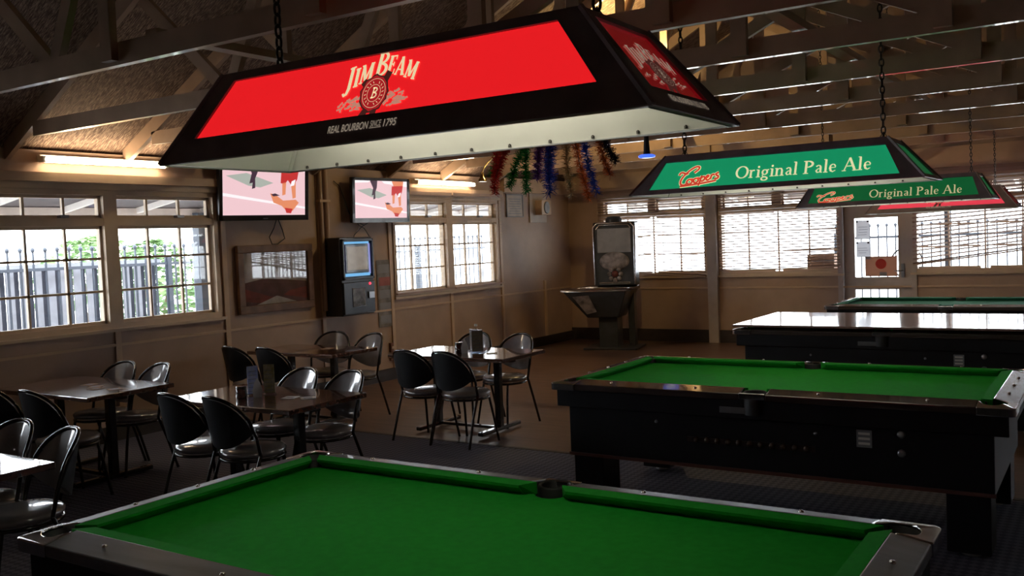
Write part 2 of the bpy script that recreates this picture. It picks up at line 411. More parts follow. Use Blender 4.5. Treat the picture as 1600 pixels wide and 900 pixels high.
for (a, b, z0, z1, rows, lab) in ((-3.22, -3.03, 1.56, 1.84, 4, 'white paper notice taped at top of the door glass'), (-3.22, -3.03, 1.30, 1.53, 3, 'second white notice, lower on the door glass')):
    e = empty('door_notice', (0, YF+.045, 0), 0, lab, 'notice')
    MB().box(a, b, -.0005, 0, z0, z1).build('sheet', M_sheet, e)
    for xx in (a+.015, b-.02): MB().box(xx-.013, xx+.013, -.004, -.002, z1-.03, z1-.004).build('tape', M_black, e)
    lines_on('printing', a, b, -.003, z0+.05, z1-.08, rows, M_greyink, e)
M_card = mat('brown_cardboard', (.42, .27, .19), .85, var=.15, vscale=10)
e = empty('cardboard_poster', (0, YF+.045, 0), 0, 'tan card poster with red disc on lower door glass', 'poster')
MB().box(-3.10, -2.66, -.0005, 0, 1.02, 1.31).build('card', sheet_mat('backlit_tan_card', (.5, .36, .28), (.34, .21, .16)), e)
mb = MB(); mb.prism([(-2.88+.075*math.cos(a*PI/12), 1.2+.075*math.sin(a*PI/12)) for a in range(24)], 0, .002, Matrix.Rotation(PI/2, 4, 'X') @ Matrix.Translation((0, 0, .0045))); mb.build('red_disc', M_redink, e)
mb = MB(); mb.box(-3.09, -3.02, -.006, -.004, 1.27, 1.305); mb.box(-2.9, -2.8, -.006, -.004, 1.03, 1.08); mb.build('printing', M_greyink, e)
e = empty('bicycle_wheel', (-2.72, YF+.6, 0), 0, 'thin black wheel rim leaning outside behind the glazed door', 'wheel')
mb = MB(); mb.tube([(.22*math.cos(a*PI/20)+.09, 0, 1.19+.22*math.sin(a*PI/20)) for a in range(40)], .012, 8, closed=True); mb.build('rim', M_rubber, e)
mb = MB(); mb.lathe([(.02, -.03), (.02, .03)], 12, Matrix.Translation((.09, 0, 1.19)) @ Matrix.Rotation(PI/2, 4, 'X'))
for k in range(9): mb.tube([(.09, 0, 1.19), (.09+.21*math.cos(k*PI/4.5), 0, 1.19+.21*math.sin(k*PI/4.5))], .0015, 4)
mb.build('hub_and_spokes', M_steel, e)
mb = MB(); mb.box(.07, .11, -.02, .02, 0, 1.17); mb.box(-.1, .28, -.15, .15, 0, .04); mb.build('stand', M_rubber, e)
e = empty('cardboard_box', (-3.76, YF+.25, 0), 0, 'brown cardboard box outside the far window left of the door', 'box')
MB().box(-.2, .2, -.12, .12, 1.04, 1.36).build('carton', M_card, e, bevel=.004)
MB().box(-.2, .2, -.121, -.12, 1.25, 1.27).build('tape', M_greyink, e)
e = empty('outdoor_bar_leaner', (-3.76, YF+.45, 0), 0, 'narrow outdoor bench outside the far window under the cardboard box', 'bench')
MB().box(-.6, .35, -.32, .2, 1.0, 1.038).build('table_top', M_post, e)
for a, b in ((-.55, -.15), (.3, -.15), (-.55, .15), (.3, .15)): MB().box(a-.025, a+.025, b-.025, b+.025, 0, 1.0).build('leg', M_post, e)

# ------------------------------------------------------------------ outside
M_conc = mat('pale_concrete', (.68, .66, .62), .9, var=.15, vscale=3)
struct(MB().box(-40, 40, -15, 45, -.35, -.1).build('ground', M_conc))
M_fence = mat('fence_steel_grey', (.05, .06, .08), .6, var=.2)
M_bars = mat('fence_bar_grey', (.05, .06, .08), .5, var=.2)
M_ver = mat('veranda_iron', (.10, .085, .09), .6, var=.2, vscale=4)
M_verw = mat('veranda_white', (.75, .72, .7), .6, var=.1)
# veranda roofs
mb = MB(); mb.add([(-8.12, -2, 2.72), (-10.6, -2, 2.36), (-10.6, 16.6, 2.36), (-8.12, 16.6, 2.72), (-8.12, -2, 2.76), (-10.6, -2, 2.40), (-10.6, 16.6, 2.40), (-8.12, 16.6, 2.76)], [(0,1,2,3),(7,6,5,4),(0,4,5,1),(1,5,6,2),(2,6,7,3),(3,7,4,0)])
struct(mb.build('veranda_roof', M_ver))
mb = MB()
y = -1.5
while y < 16.5: mb.bar((-8.12, y, 2.68), (-10.58, y, 2.325), .045, .07); y += 1.0
mb.box(-10.62, -10.55, -2, 16.6, 2.26, 2.36); struct(mb.build('veranda_rafters', M_verw))
mb = MB(); mb.add([(-8, 14.32, 2.72), (5, 14.32, 2.72), (5, 16.6, 2.36), (-8, 16.6, 2.36), (-8, 14.32, 2.76), (5, 14.32, 2.76), (5, 16.6, 2.40), (-8, 16.6, 2.40)], [(0,1,2,3),(7,6,5,4),(0,4,5,1),(1,5,6,2),(2,6,7,3),(3,7,4,0)])
struct(mb.build('veranda_roof', M_ver))
mb = MB(); x = -7.6
while x < 5: mb.bar((x, 14.32, 2.68), (x, 16.58, 2.325), .045, .07); x += .9
mb.box(-8, 5, 16.55, 16.62, 2.26, 2.36); struct(mb.build('veranda_rafters', M_verw))
for y, lab in ((8.4, 'grey veranda post outside the near left window'), (11.9, 'grey veranda post outside the window past the jukebox')):
    e = empty('veranda_post', (-10.5, y, -.1), 0, lab, 'post')
    MB().box(-.065, .065, -.065, .065, 0, 2.4).build('shaft', M_fence, e); MB().box(-.1, .1, -.1, .1, 0, .03).build('base_plate', M_steel, e)
e = empty('veranda_post', (-2.3, 16.5, -.1), 0, 'grey veranda post outside the window right of the door', 'post')
MB().box(-.05, .05, -.05, .05, 0, 2.4).build('shaft', M_fence, e); MB().box(-.1, .1, -.1, .1, 0, .03).build('base_plate', M_steel, e)
# steel picket fences with ball finials
def fence(p0, p1, step, zr, ztop, label, zlow=.25, rad=.011):
    e = empty('picket_fence', (0, 0, -.1), 0, label, 'fence')
    p0, p1 = Vector((*p0, 0)), Vector((*p1, 0)); L = (p1-p0).length; d = (p1-p0)/L
    mb = MB(); fn = MB(); N = int(L/step)
    for k in range(N+1):
        q = p0+d*(k*step); mb.box(q.x-rad, q.x+rad, q.y-rad, q.y+rad, zlow, ztop+.1)
        fn.lathe([(.0, -.035), (.02, -.028), (.03, 0), (.02, .028), (0, .035)], 8, Matrix.Translation((q.x, q.y, ztop+.12)))
    mb.build('pickets', M_bars, e); fn.build('ball_finials', M_bars, e)
    for z in (zr+.1, zlow+.12):
        MB().bar((p0.x, p0.y, z), (p1.x, p1.y, z), .04, .04).build('rail', M_bars, e)
    k = 0
    while k <= L:
        q = p0+d*k; MB().box(q.x-.035, q.x+.035, q.y-.035, q.y+.035, 0, zr+.2).build('fence_post', M_bars, e); k += 3.0
    return e
fence((-12, 3), (-12, 17.4), .17, 1.62, 1.86, 'steel picket fence with ball tips beyond the left windows')
fence((-4.3, 17.5), (3.5, 17.5), .145, 1.55, 1.74, 'steel picket fence with ball tips beyond the far windows and door')
e = empty('sheet_fence', (-12.15, 0, -.1), 0, 'grey ribbed sheet fence panel behind the pickets, left windows', 'fence')
mb = MB(); mb2 = MB(); y = 3.0; k = 0
while y < 8.85:
    mb.box(-.02, 0, y, y+.11, .1, 1.74); mb2.box(-.05, -.03, y+.11, y+.19, .1, 1.72); y += .19
mb.build('ribs', mat('fence_rib_light', (.30, .31, .35), .6, var=.15), e); mb2.build('backing', mat('fence_rib_dark', (.035, .04, .06), .6, var=.2), e)
MB().box(-.06, .03, 3, 8.95, 1.73, 1.79).build('top_rail', mat('fence_rail_light', (.3, .31, .34), .6, var=.15), e)
# foliage behind the fence
M_leaf = mat('light_green_leaves', (.16, .26, .09), .7, var=.5, vscale=6, alt=(.07, .14, .05))
M_bark = mat('bark', (.2, .15, .1), .9, var=.3)
def bush(x, y, rx, h, n_, lab, tree=False):
    e = empty('leafy_tree' if tree else 'garden_shrub', (x, y, -.1), 0, lab, 'tree' if tree else 'shrub')
    mb = MB()
    for k in range(n_):
        a = random.random()*2*PI; rr = rx*math.sqrt(random.random()); zz = h*(.12+.88*random.random()) if not tree else h*(.4+.6*random.random())
        f = math.sin(PI*min(1, max(.05, zz/h)))**.5
        c = Vector((rr*f*math.cos(a), rr*f*math.sin(a), zz)); s_ = .05+.06*random.random()
        q = Matrix.Rotation(random.random()*6.3, 3, 'Z') @ Matrix.Rotation(random.random()*3, 3, 'X')
        vs = [c + q @ Vector(v)*s_ for v in ((-1, 0, 0), (0, -.45, .1), (1, 0, 0), (0, .45, .1))]
        mb.add(vs, [(0,1,2,3)])
    mb.build('foliage', M_leaf, e)
    st = MB()
    for k in range(5):
        a = k*1.3; st.tube([(0, 0, 0), (rx*.2*math.cos(a), rx*.2*math.sin(a), h*.4), (rx*.45*math.cos(a), rx*.45*math.sin(a), h*.8)], [.04, .025, .01], 6)
    st.build('stem', M_bark, e)
    return e
bush(-13.6, 9.9, 1.0, 2.1, 1500, 'light green shrub behind the fence at right of left window')
bush(-13.4, 12.2, .9, 1.7, 1200, 'lower light green shrub farther along the left fence')
bush(-16.6, 10.8, 1.3, 2.25, 1400, 'pale green tree crown rising behind the veranda post', True)
bush(-15.5, 4.6, 1.1, 2.1, 1000, 'pale green tree behind the sheet fence at left edge', True)

# ------------------------------------------------------------------ lettering
def stroke(mb, pts, ws, z=0.0):
    """flat brush stroke in the xy plane, width per point"""
    if not isinstance(ws, (list, tuple)): ws = [ws]*len(pts)
    pts = [Vector((p[0], p[1])) for p in pts]; L = []; Rr = []
    for i, p in enumerate(pts):
        d_ = pts[min(i+1, len(pts)-1)]-pts[max(i-1, 0)]; d_.normalize(); nn = Vector((-d_.y, d_.x))
        L.append(p+nn*ws[i]/2); Rr.append(p-nn*ws[i]/2)
    vs = [(q.x, q.y, z) for q in L]+[(q.x, q.y, z) for q in Rr]; N = len(pts)
    mb.add(vs, [(i, N+i, N+i+1, i+1) for i in range(N-1)])
def arc(cx, cy, rx, ry, a0, a1, thick, thin, nn=18):
    P, W = [], []
    for i in range(nn+1):
        a = R(a0+(a1-a0)*i/nn); P.append((cx+rx*math.cos(a), cy+ry*math.sin(a))); W.append(thin+(thick-thin)*abs(math.cos(a))**1.2)
    return P, W
T, t_ = .15, .055
def serif(x, y, w_=.3): return ([(x-w_/2, y), (x+w_/2, y)], .05)
GL = {  # x-height .62, cap height 1.0 ; (advance, strokes)
 'O': (1.0, [arc(.5, .5, .40, .46, 0, 360, T, t_, 32)]),
 'P': (.78, [([(.2, 0), (.2, 1)], T), arc(.28, .74, .36, .235, -90, 90, T, t_), ([(.2, .975), (.28, .975)], t_), ([(.2, .505), (.28, .505)], t_), serif(.2, .02, .36), serif(.12, .98, .2)]),
 'A': (.98, [([(.12, 0), (.46, 1)], t_+.01), ([(.46, 1), (.84, 0)], T), ([(.24, .36), (.68, .36)], t_), serif(.12, .02, .28), serif(.84, .02, .34)]),
 'r': (.52, [([(.16, 0), (.16, .6)], T*.9), ([(.16, .42), (.26, .58), (.42, .58)], [.05, .08, .12]), serif(.16, .02), serif(.1, .6, .16)]),
 'i': (.36, [([(.18, 0), (.18, .6)], T*.9), serif(.18, .02), serif(.11, .6, .16), arc(.18, .83, .035, .035, 0, 360, .1, .1, 10)]),
 'g': (.62, [arc(.28, .38, .17, .19, 0, 360, T*.8, t_, 24), arc(.28, -.14, .21, .13, 0, 360, T*.7, t_+.01, 24), ([(.16, .2), (.12, .1), (.2, .02), (.4, .0)], .06), ([(.42, .52), (.56, .57)], .08)]),
 'n': (.70, [([(.16, 0), (.16, .6)], T*.9), ([(.16, .44), (.3, .58), (.45, .57), (.52, .42), (.52, 0)], [.05, .07, .1, T*.9, T*.9]), serif(.16, .02), serif(.52, .02), serif(.1, .6, .16)]),
 'a': (.58, [([(.12, .5), (.26, .6), (.38, .55), (.42, .42), (.42, .06), (.52, .02)], [.1, .06, .1, T*.85, T*.85, .06]), ([(.4, .36), (.22, .3), (.13, .17), (.2, .04), (.32, .05), (.42, .16)], [.05, .06, .12, .09, .05, .04])]),
 'l': (.36, [([(.18, 0), (.18, 1.0)], T*.9), serif(.18, .02), serif(.11, 1.0, .16)]),
 'e': (.58, [([(.12, .34), (.46, .34), (.46, .44), (.38, .57), (.26, .6), (.14, .5), (.11, .3), (.17, .1), (.3, .02), (.48, .12)], [.04, .05, .09, .07, .055, .1, .14, .13, .08, .04])]),
 ' ': (.34, []),
 'J': (.5, [([(.34, 1), (.30, .12), (.2, -.08), (.04, -.12), (-.02, 0)], [.2, .2, .16, .12, .14]), ([(.16, .97), (.52, .97)], .08)]),
 'I': (.36, [([(.18, 0), (.18, 1)], .2), ([(.03, .96), (.33, .96)], .08), ([(.03, .04), (.33, .04)], .08)]),
 'M': (.92, [([(.14, 0), (.16, 1)], .1), ([(.16, 1), (.44, .12)], .2), ([(.44, .12), (.72, 1)], .1), ([(.74, 1), (.76, 0)], .2), ([(.02, .04), (.26, .04)], .08), ([(.62, .04), (.9, .04)], .08), ([(.04, .96), (.24, .96)], .08), ([(.66, .96), (.88, .96)], .08)]),
 'B': (.72, [([(.18, 0), (.18, 1)], .2), arc(.3, .76, .26, .2, -90, 90, .17, .08), arc(.3, .27, .32, .23, -90, 90, .18, .08), ([(.04, .96), (.32, .96)], .08), ([(.04, .04), (.32, .04)], .08), ([(.18, .53), (.3, .53)], .08)]),
 'E': (.62, [([(.18, 0), (.18, 1)], .2), ([(.04, .96), (.54, .96)], .08), ([(.04, .04), (.56, .04)], .08), ([(.18, .52), (.42, .52)], .08), ([(.53, 1), (.53, .76)], .06), ([(.55, 0), (.55, .26)], .06), ([(.42, .64), (.42, .4)], .06)]),
 'A2': (.78, [([(.1, 0), (.36, 1)], .09), ([(.36, 1), (.64, 0)], .21), ([(.2, .3), (.54, .3)], .08), ([(.0, .04), (.2, .04)], .08), ([(.5, .04), (.8, .04)], .08)]),
}
def text_strokes(mb, s, x0, y0, width, height, z):
    tot = sum(GL[c][0] for c in s); k = width/tot; x = x0
    for c in s:
        adv, st = GL[c]
        for P, W in st:
            stroke(mb, [(x+p[0]*k, y0+p[1]*height) for p in P], [q*k for q in W] if isinstance(W, list) else W*(k+height)/2, z); z += 2e-6
        x += adv*k
def text_font(s, width, height, mt, name, parent, M, shear=0, bold=0.012):
    cu = bpy.data.curves.new('tmp_text', 'FONT'); cu.body = s; cu.size = 1; cu.shear = shear; cu.offset = bold; cu.extrude = 0
    ob = bpy.data.objects.new('tmp_text', cu); C.objects.link(ob)
    bpy.context.view_layer.update(); dg = bpy.context.evaluated_depsgraph_get()
    me = bpy.data.meshes.new_from_object(ob.evaluated_get(dg)); bpy.data.objects.remove(ob); bpy.data.curves.remove(cu)
    xs = [v.co.x for v in me.vertices]; ys = [v.co.y for v in me.vertices]
    for v in me.vertices:
        v.co = M @ Vector(((v.co.x-min(xs))/(max(xs)-min(xs))*width, (v.co.y-min(ys))/(max(ys)-min(ys))*height, 0))
    me.materials.clear(); me.materials.append(mt); me.name = name
    o = bpy.data.objects.new(name, me); C.objects.link(o)
    if parent: o.parent = parent
    return o
def emap(mb, M): mb.v = [tuple(M @ Vector(v)) for v in mb.v]; return mb
M_red = mat('backlit_red_panel', (.75, .02, .02), .35, var=.05, emit=(1, .015, .02), estr=.78)
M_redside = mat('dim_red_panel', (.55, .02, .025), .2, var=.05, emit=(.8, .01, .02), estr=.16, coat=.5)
M_green = mat('backlit_green_panel', (.02, .35, .16), .35, var=.05, emit=(.01, .36, .15), estr=.66)
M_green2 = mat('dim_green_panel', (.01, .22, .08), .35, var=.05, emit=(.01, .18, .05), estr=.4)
M_pinkred = mat('far_red_panel', (.8, .05, .08), .35, var=.05, emit=(.9, .06, .10), estr=.7)
M_seal = mat('seal_red', (.5, .03, .03), .6, var=.2, emit=(.45, .015, .02), estr=.8)
M_sealdk = mat('seal_brown', (.09, .03, .03), .6, var=.2, emit=(.2, .05, .04), estr=.25)
M_pale = mat('pale_print', (.8, .45, .3), .7, var=.3, emit=(.95, .42, .3), estr=.5)
M_scriptred = mat('script_red', (.7, .05, .02), .6, var=.1, emit=(.8, .08, .04), estr=.6)
M_lamptube = mat('canopy_tube_glow', (1, 1, 1), .5, emit=(1, .93, .78), estr=LAMPTUBE, var=.01)

def jb_letters(parent, M, sc=1.0, dim=False):
    ml = M_letterdim if dim else M_letter
    # arched name
    mb = MB(); z = .001
    items = [('J', -.128, -.040, .080, .066, 16), ('I', -.094, -.026, .062, .062, 13), ('M', -.072, -.018, .062, .058, 9),
             ('B', -.012, .000, .078, .066, 0), ('E', .034, .002, .060, .052, -4), ('A2', .066, -.004, .060, .050, -12), ('M', .104, -.016, .060, .052, -24)]
    for ch, x, y, hh, ww, rot in items:
        a = R(rot*.8)
        for P, W in GL[ch][1]:
            q = []
            for p in P:
                lx, ly = p[0]*ww+.22*p[1]*hh*.5, p[1]*hh
                q.append(((x+lx*math.cos(a)-ly*math.sin(a)*.3)*sc, (y+.055+lx*math.sin(a)+ly*math.cos(a))*sc))
            stroke(mb, q, [v*ww*sc for v in W] if isinstance(W, list) else W*ww*sc, z); z += 3e-6
    emap(mb, M).build('name_lettering', ml, parent)
    # faded print behind the seal
    mb = MB(); rr = random.Random(3)
    for k in range(130 if not dim else 30):
        x = -.145+.26*rr.random(); y = -.048+.07*rr.random()*(1-abs(x)/.22)
        if abs(x) < .035: continue
        stroke(mb, [(x*sc, y*sc), ((x+.018*rr.random()+.006)*sc, (y+.012*rr.random()-.002)*sc)], .006*sc, .0008+k*1e-6)
    emap(mb, M).build('faded_scene_print', M_pale if not dim else M_letterdim, parent)
    for P in ([(-.02, -.05), (-.055, -.095)], [(.01, -.05), (.005, -.092)], [(.035, .035), (.05, .065)], [(-.035, .03), (-.05, .045)]):
        mb = MB(); stroke(mb, [(p[0]*sc, p[1]*sc) for p in P], .024*sc, .0012)
        emap(mb, M).build('ribbon', M_sealdk, parent)
    mb = MB(); mb.add([(.056*sc*math.cos(a*PI/16)*(1+.05*math.cos(a*2.1)), .061*sc*math.sin(a*PI/16)*(1+.06*math.sin(a*1.7)), .0014) for a in range(32)], [tuple(range(32))])
    emap(mb, M).build('seal_dark_rim', M_sealdk, parent)  # dark printed outline round the seal
    mb = MB(); mb.add([(.050*sc*math.cos(a*PI/16)*(1+.04*math.cos(a*2.1)), .056*sc*math.sin(a*PI/16)*(1+.05*math.sin(a*1.7)), .0016) for a in range(32)], [tuple(range(32))])
    emap(mb, M).build('wax_seal', M_seal if not dim else M_sealdk, parent)
    mb = MB()
    for rad, wd in ((.044, .002), (.026, .002)):
        stroke(mb, [(rad*sc*math.cos(a*PI/16), rad*1.07*sc*math.sin(a*PI/16)) for a in range(33)], wd*.6*sc, .002)
    for k in range(18):
        a = k*2*PI/18
        if k in (4, 13): continue
        stroke(mb, [(sc*.031*math.cos(a), sc*.033*math.sin(a)), (sc*.038*math.cos(a+.08), sc*.040*math.sin(a+.08))], .002*sc, .002)
    x0 = -.012*sc
    for P, W in GL['B'][1]: stroke(mb, [(x0+p[0]*.034*sc+p[1]*.006*sc, (-.016+p[1]*.034)*sc) for p in P], .0042*sc, .0022)
    emap(mb, M).build('seal_lettering', ml, parent)
def jb_tagline(parent, M, width=.27, height=.024, dim=False):
    ml = M_letterdim
    text_font('REAL BOURBON', width*.60, height, ml, 'tagline_lettering', parent, M, shear=.12)
    text_font('SINCE', width*.155, height*.82, ml, 'tagline_lettering', parent, M @ Matrix.Translation((width*.63, height*.18, 0)), shear=.12, bold=.0)
    text_font('1795', width*.18, height, ml, 'tagline_lettering', parent, M @ Matrix.Translation((width*.82, 0, 0)), shear=.12)
    mb = MB(); stroke(mb, [(width*.62, height*.05), (width*.79, height*.05)], height*.09, 0); emap(mb, M).build('underline', ml, parent)
def script_logo(parent, M, Wd, Hh):
    """red handwritten brand word with cream outline"""
    S = [[(.36, .70), (.45, .86), (.46, .98), (.38, 1.0), (.25, .84), (.12, .56), (.06, .30), (.08, .12), (.16, .08), (.24, .2)],
         [(.01, .60), (.03, .72), (.09, .74), (.17, .66), (.22, .72)],
         [(.30, .36), (.24, .34), (.21, .22), (.25, .12), (.31, .14), (.34, .26), (.30, .36), (.37, .33)],
         [(.45, .40), (.39, .37), (.37, .26), (.41, .16), (.46, .2), (.48, .32), (.45, .40), (.52, .38)],
         [(.55, .52), (.50, .0)], [(.53, .38), (.60, .46), (.63, .36), (.59, .24), (.53, .24)],
         [(.64, .34), (.70, .42), (.71, .5), (.67, .48), (.66, .34), (.70, .26), (.75, .34)],
         [(.78, .54), (.76, .30)], [(.77, .46), (.81, .54), (.85, .5)],
         [(.94, .62), (.88, .56), (.90, .48), (.94, .42), (.92, .32), (.85, .32)],
         [(.06, .02), (.3, .06), (.62, .13), (.9, .22)]]
    def smooth(P):
        Q = []
        for i in range(len(P)-1):
            p0, p1, p2, p3 = P[max(i-1, 0)], P[i], P[i+1], P[min(i+2, len(P)-1)]
            for k in range(5):
                t = k/5; f = lambda a, b, c, d_: .5*(2*b+(c-a)*t+(2*a-5*b+4*c-d_)*t*t+(-a+3*b-3*c+d_)*t**3)
                Q.append((f(p0[0], p1[0], p2[0], p3[0]), f(p0[1], p1[1], p2[1], p3[1])))
        return Q+[P[-1]]
    a, b = MB(), MB(); z = .001
    for P in S:
        Q = [(p[0]*Wd, p[1]*Hh) for p in smooth(P)]
        stroke(a, Q, Hh*.15, z); stroke(b, Q, Hh*.095, z+.0008); z += 4e-6
    emap(a, M).build('script_outline', M_letter, parent); emap(b, M).build('script_lettering', M_scriptred, parent)

# ------------------------------------------------------------------ pool-table canopy lamps
def chain_mb(p0, p1, link=.045, rad=.0045):
    mb = MB(); p0, p1 = Vector(p0), Vector(p1); L = (p1-p0).length; dd = (p1-p0)/L; nl = max(2, int(L/(link*.78)))
    s_ = dd.cross(Vector((0, 1, 0))).normalized(); s2 = dd.cross(s_).normalized()
    for k in range(nl):
        c = p0+dd*(L*(k+.5)/nl); sd = s_ if k % 2 else s2
        pts = [c+dd*(link*.5*math.sin(a*PI/5))+sd*(link*.24*math.cos(a*PI/5)) for a in range(10)]
        mb.tube(pts, rad, 5, closed=True)
    return mb
def lamp(label, x0, x1, y0, y1, z0, h, ix, iy, kind, bb=.082, bt=.031, sd=(.10, .09), chains=((-2.3, -2.3), (-1.2, -1.2)), ctop=2.85, link=.045, lean=-.03):
    e = empty('pool_table_lamp', ((x0+x1)/2, (y0+y1)/2, z0), 0, label, 'hanging lamp')
    a, b = (x1-x0)/2, (y1-y0)/2; A, B_ = a-ix, b-iy
    bot = [(-a, -b, 0), (a, -b, 0), (a, b, 0), (-a, b, 0)]; top = [(-A, -B_, h), (A, -B_, h), (A, B_, h), (-A, B_, h)]
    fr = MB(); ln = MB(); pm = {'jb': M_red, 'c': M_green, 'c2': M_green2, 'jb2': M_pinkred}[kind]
    frames = []
    for i in range(4):
        P = [Vector(bot[i]), Vector(bot[(i+1)%4]), Vector(top[(i+1)%4]), Vector(top[i])]
        u = (P[1]-P[0]); Lb = u.length; u.normalize(); mid = (P[3]+P[2])/2-(P[0]+P[1])/2; v = (mid - u*mid.dot(u)); Hs = v.length; v.normalize(); nn = u.cross(v)
        Mx = Matrix((u, v, nn)).transposed().to_4x4(); Mx.translation = P[0]
        Lt = (P[2]-P[3]).length; off = (Lb-Lt)/2
        def xl(s): return off*s/Hs
        o4 = [(0, 0), (Lb, 0), (Lb-off, Hs), (off, Hs)]
        s0, s1 = bb, Hs-bt
        i4 = [(xl(s0)+sd[0], s0), (Lb-xl(s0)-sd[0], s0), (Lb-xl(s1)-sd[1], s1), (xl(s1)+sd[1], s1)]
        if i % 2: i4 = [(xl(s0)+.09, s0), (Lb-xl(s0)-.09, s0), (Lb-xl(s1)-.05, s1), (xl(s1)+.05, s1)]
        vs = [Mx @ Vector((*p, 0)) for p in o4]+[Mx @ Vector((*p, 0)) for p in i4]+[Mx @ Vector((*p, -.012)) for p in i4]
        fr.add(vs, [(k, (k+1)%4, 4+(k+1)%4, 4+k) for k in range(4)]+[(4+k, 4+(k+1)%4, 8+(k+1)%4, 8+k) for k in range(4)])
        # light coloured liner just inside
        q4 = [(.012, .004), (Lb-.012, .004), (Lb-off-.012, Hs-.006), (off+.012, Hs-.006)]
        ln.add([Mx @ Vector((*p, -.016)) for p in q4], [(3, 2, 1, 0)])
        pn = MB(); pn.add([Mx @ Vector((*p, -.008)) for p in i4]+[Mx @ Vector((*p, -.013)) for p in i4], [(0,1,2,3),(7,6,5,4)]+[(k,4+k,4+(k+1)%4,(k+1)%4) for k in range(4)])
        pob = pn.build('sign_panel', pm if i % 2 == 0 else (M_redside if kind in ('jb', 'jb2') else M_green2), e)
        frames.append((Mx, pob, Lb, off, Hs))
        # folded rim
        ln.cur = 1
        w_ = .022; pin = [(0, 0, 0), (Lb, 0, 0)]
        r0 = Mx @ Vector((0, 0, 0)); r1 = Mx @ Vector((Lb, 0, 0)); inw = Vector((0, 0, 1)).cross(u)
        ln.add([r0, r1, r1+inw*w_-u*w_, r0+inw*w_+u*w_, r0-Vector((0,0,.004)), r1-Vector((0,0,.004)), r1+inw*w_-u*w_-Vector((0,0,.004)), r0+inw*w_+u*w_-Vector((0,0,.004))], [(0,1,2,3),(7,6,5,4),(0,4,5,1),(2,6,7,3)])
        ln.cur = 0
    # corner beads
    for i in range(4):
        fr.bar(Vector(bot[i])*.999, Vector(top[i])*.999, .012, .012)
    fr.add([Vector(t) for t in top]+[Vector(t)+Vector((0, 0, -.006)) for t in top], [(0,1,2,3)])
    fr.build('canopy_frame', M_lampframe, e)
    ln.cur = 0; ln.add([Vector((t[0]*.98, t[1]*.94, t[2]-.012)) for t in top], [(3,2,1,0)])
    for sx in (-1, 1):
        for sy in (-1, 1): ln.bar((sx*(a-.03), sy*(b-.03), .004), (sx*(A-.005), sy*(B_-.012), h-.03), .012, .012)
    ln.build('reflector', [M_liner, M_steel], e)
    k = -a+.12
    while k < a:
        for sy in (-1, 1): MB().lathe([(.006, 0), (.006, .008), (.0, .012)], 6, Matrix.Translation((k, sy*(b-.022), .004))).build('rim_screw', M_chain, e)
        k += .16
    tb = MB()
    for sy in (-.09, .09): tb.tube([(-A+.06, sy, h-.075), (A-.06, sy, h-.075)], .013, 10)
    tb.build('fluorescent_tube', M_lamptube, e)
    tf = MB().box(-A+.02, A-.02, -.03, .03, h-.06, h-.02); tf.build('tube_batten', M_liner, e)
    cx = (x0+x1)/2; cy = (y0+y1)/2
    for sx in (-1, 1):
        p0 = Vector((sx*(A-.06), 0, h-.005)); p1 = Vector((sx*(A-.06)+lean, 0, ctop-z0))
        chain_mb(p0, p1, link, link*.1).build('chain', M_chain, e)
        MB().tube([p0+Vector((-.04, 0, -.01)), p0+Vector((0, 0, .05)), p0+Vector((.04, 0, -.01))], .003, 6).build('hanging_hook', M_chain, e)
    Mx, pob, Lb, off, Hs = frames[0]
    lift = Matrix.Translation((0, 0, .0015-.008)); liftf = Matrix.Translation((0, 0, .002))
    if kind == 'jb':
        jb_letters(pob, Mx @ Matrix.Translation((-1.865-x0, .152, 0)) @ lift)
        jb_tagline(e, Mx @ Matrix.Translation((-2.02-x0, .034, 0)) @ liftf)
        M1, p1, L1, o1, H1 = frames[1]
        jb_letters(p1, M1 @ Matrix.Translation((L1/2, .165, 0)) @ lift, .95, True)
        jb_tagline(e, M1 @ Matrix.Translation((L1/2-.13, .038, 0)) @ liftf, .26)
    elif kind == 'jb2':
        jb_letters(pob, Mx @ Matrix.Translation((Lb/2, .15, 0)) @ lift)
        jb_tagline(e, Mx @ Matrix.Translation((Lb/2-.14, .034, 0)) @ liftf)
    else:
        tot = sum(GL[q][0] for q in 'Original Pale Ale'); xo = -1.965-x0
        for word in ('Original', 'Pale', 'Ale'):
          ww_ = .80*sum(GL[q][0] for q in word)/tot; mb = MB(); text_strokes(mb, word, xo, .072 if kind == 'c' else .070, ww_, .085, .001)
          xo += ww_+.80*GL[' '][0]/tot
          emap(mb, Mx @ lift).build('brand_lettering', M_letter if kind == 'c' else mat('cream_lettering_dim', (.9, .8, .5), .6, var=.05, emit=(1, .8, .45), estr=.45), pob)
        script_logo(pob, Mx @ Matrix.Translation(((-2.335 if kind == 'c' else -2.45)-x0, .042, 0)) @ lift, .28 if kind == 'c' else .36, .135 if kind == 'c' else .11)
    return e
lamp('large red lit whisky lamp over the nearest pool table', -2.82, -.94, 2.10, 2.72, 2.065, .295, .24, .10, 'jb', ctop=5.55, link=.05)
lamp('green lit ale lamp over the second pool table', -2.66, -.88, 5.53, 6.13, 2.01, .245, .21, .12, 'c', bb=.03, bt=.05, sd=(.11, .05), ctop=5.55, link=.05)
lamp('smaller looking green ale lamp above the board-covered table', -2.64, -.92, 9.2, 9.8, 1.957, .24, .14, .12, 'c2', bb=.04, bt=.04, sd=(.09, .05), ctop=5.55, link=.04)
lamp('farthest lamp, red with dark frame, partly hidden by green lamp', -2.60, -.94, 12.0, 12.6, 1.90, .27, .2, .12, 'jb2', bb=.055, bt=.04, ctop=5.55, link=.04)

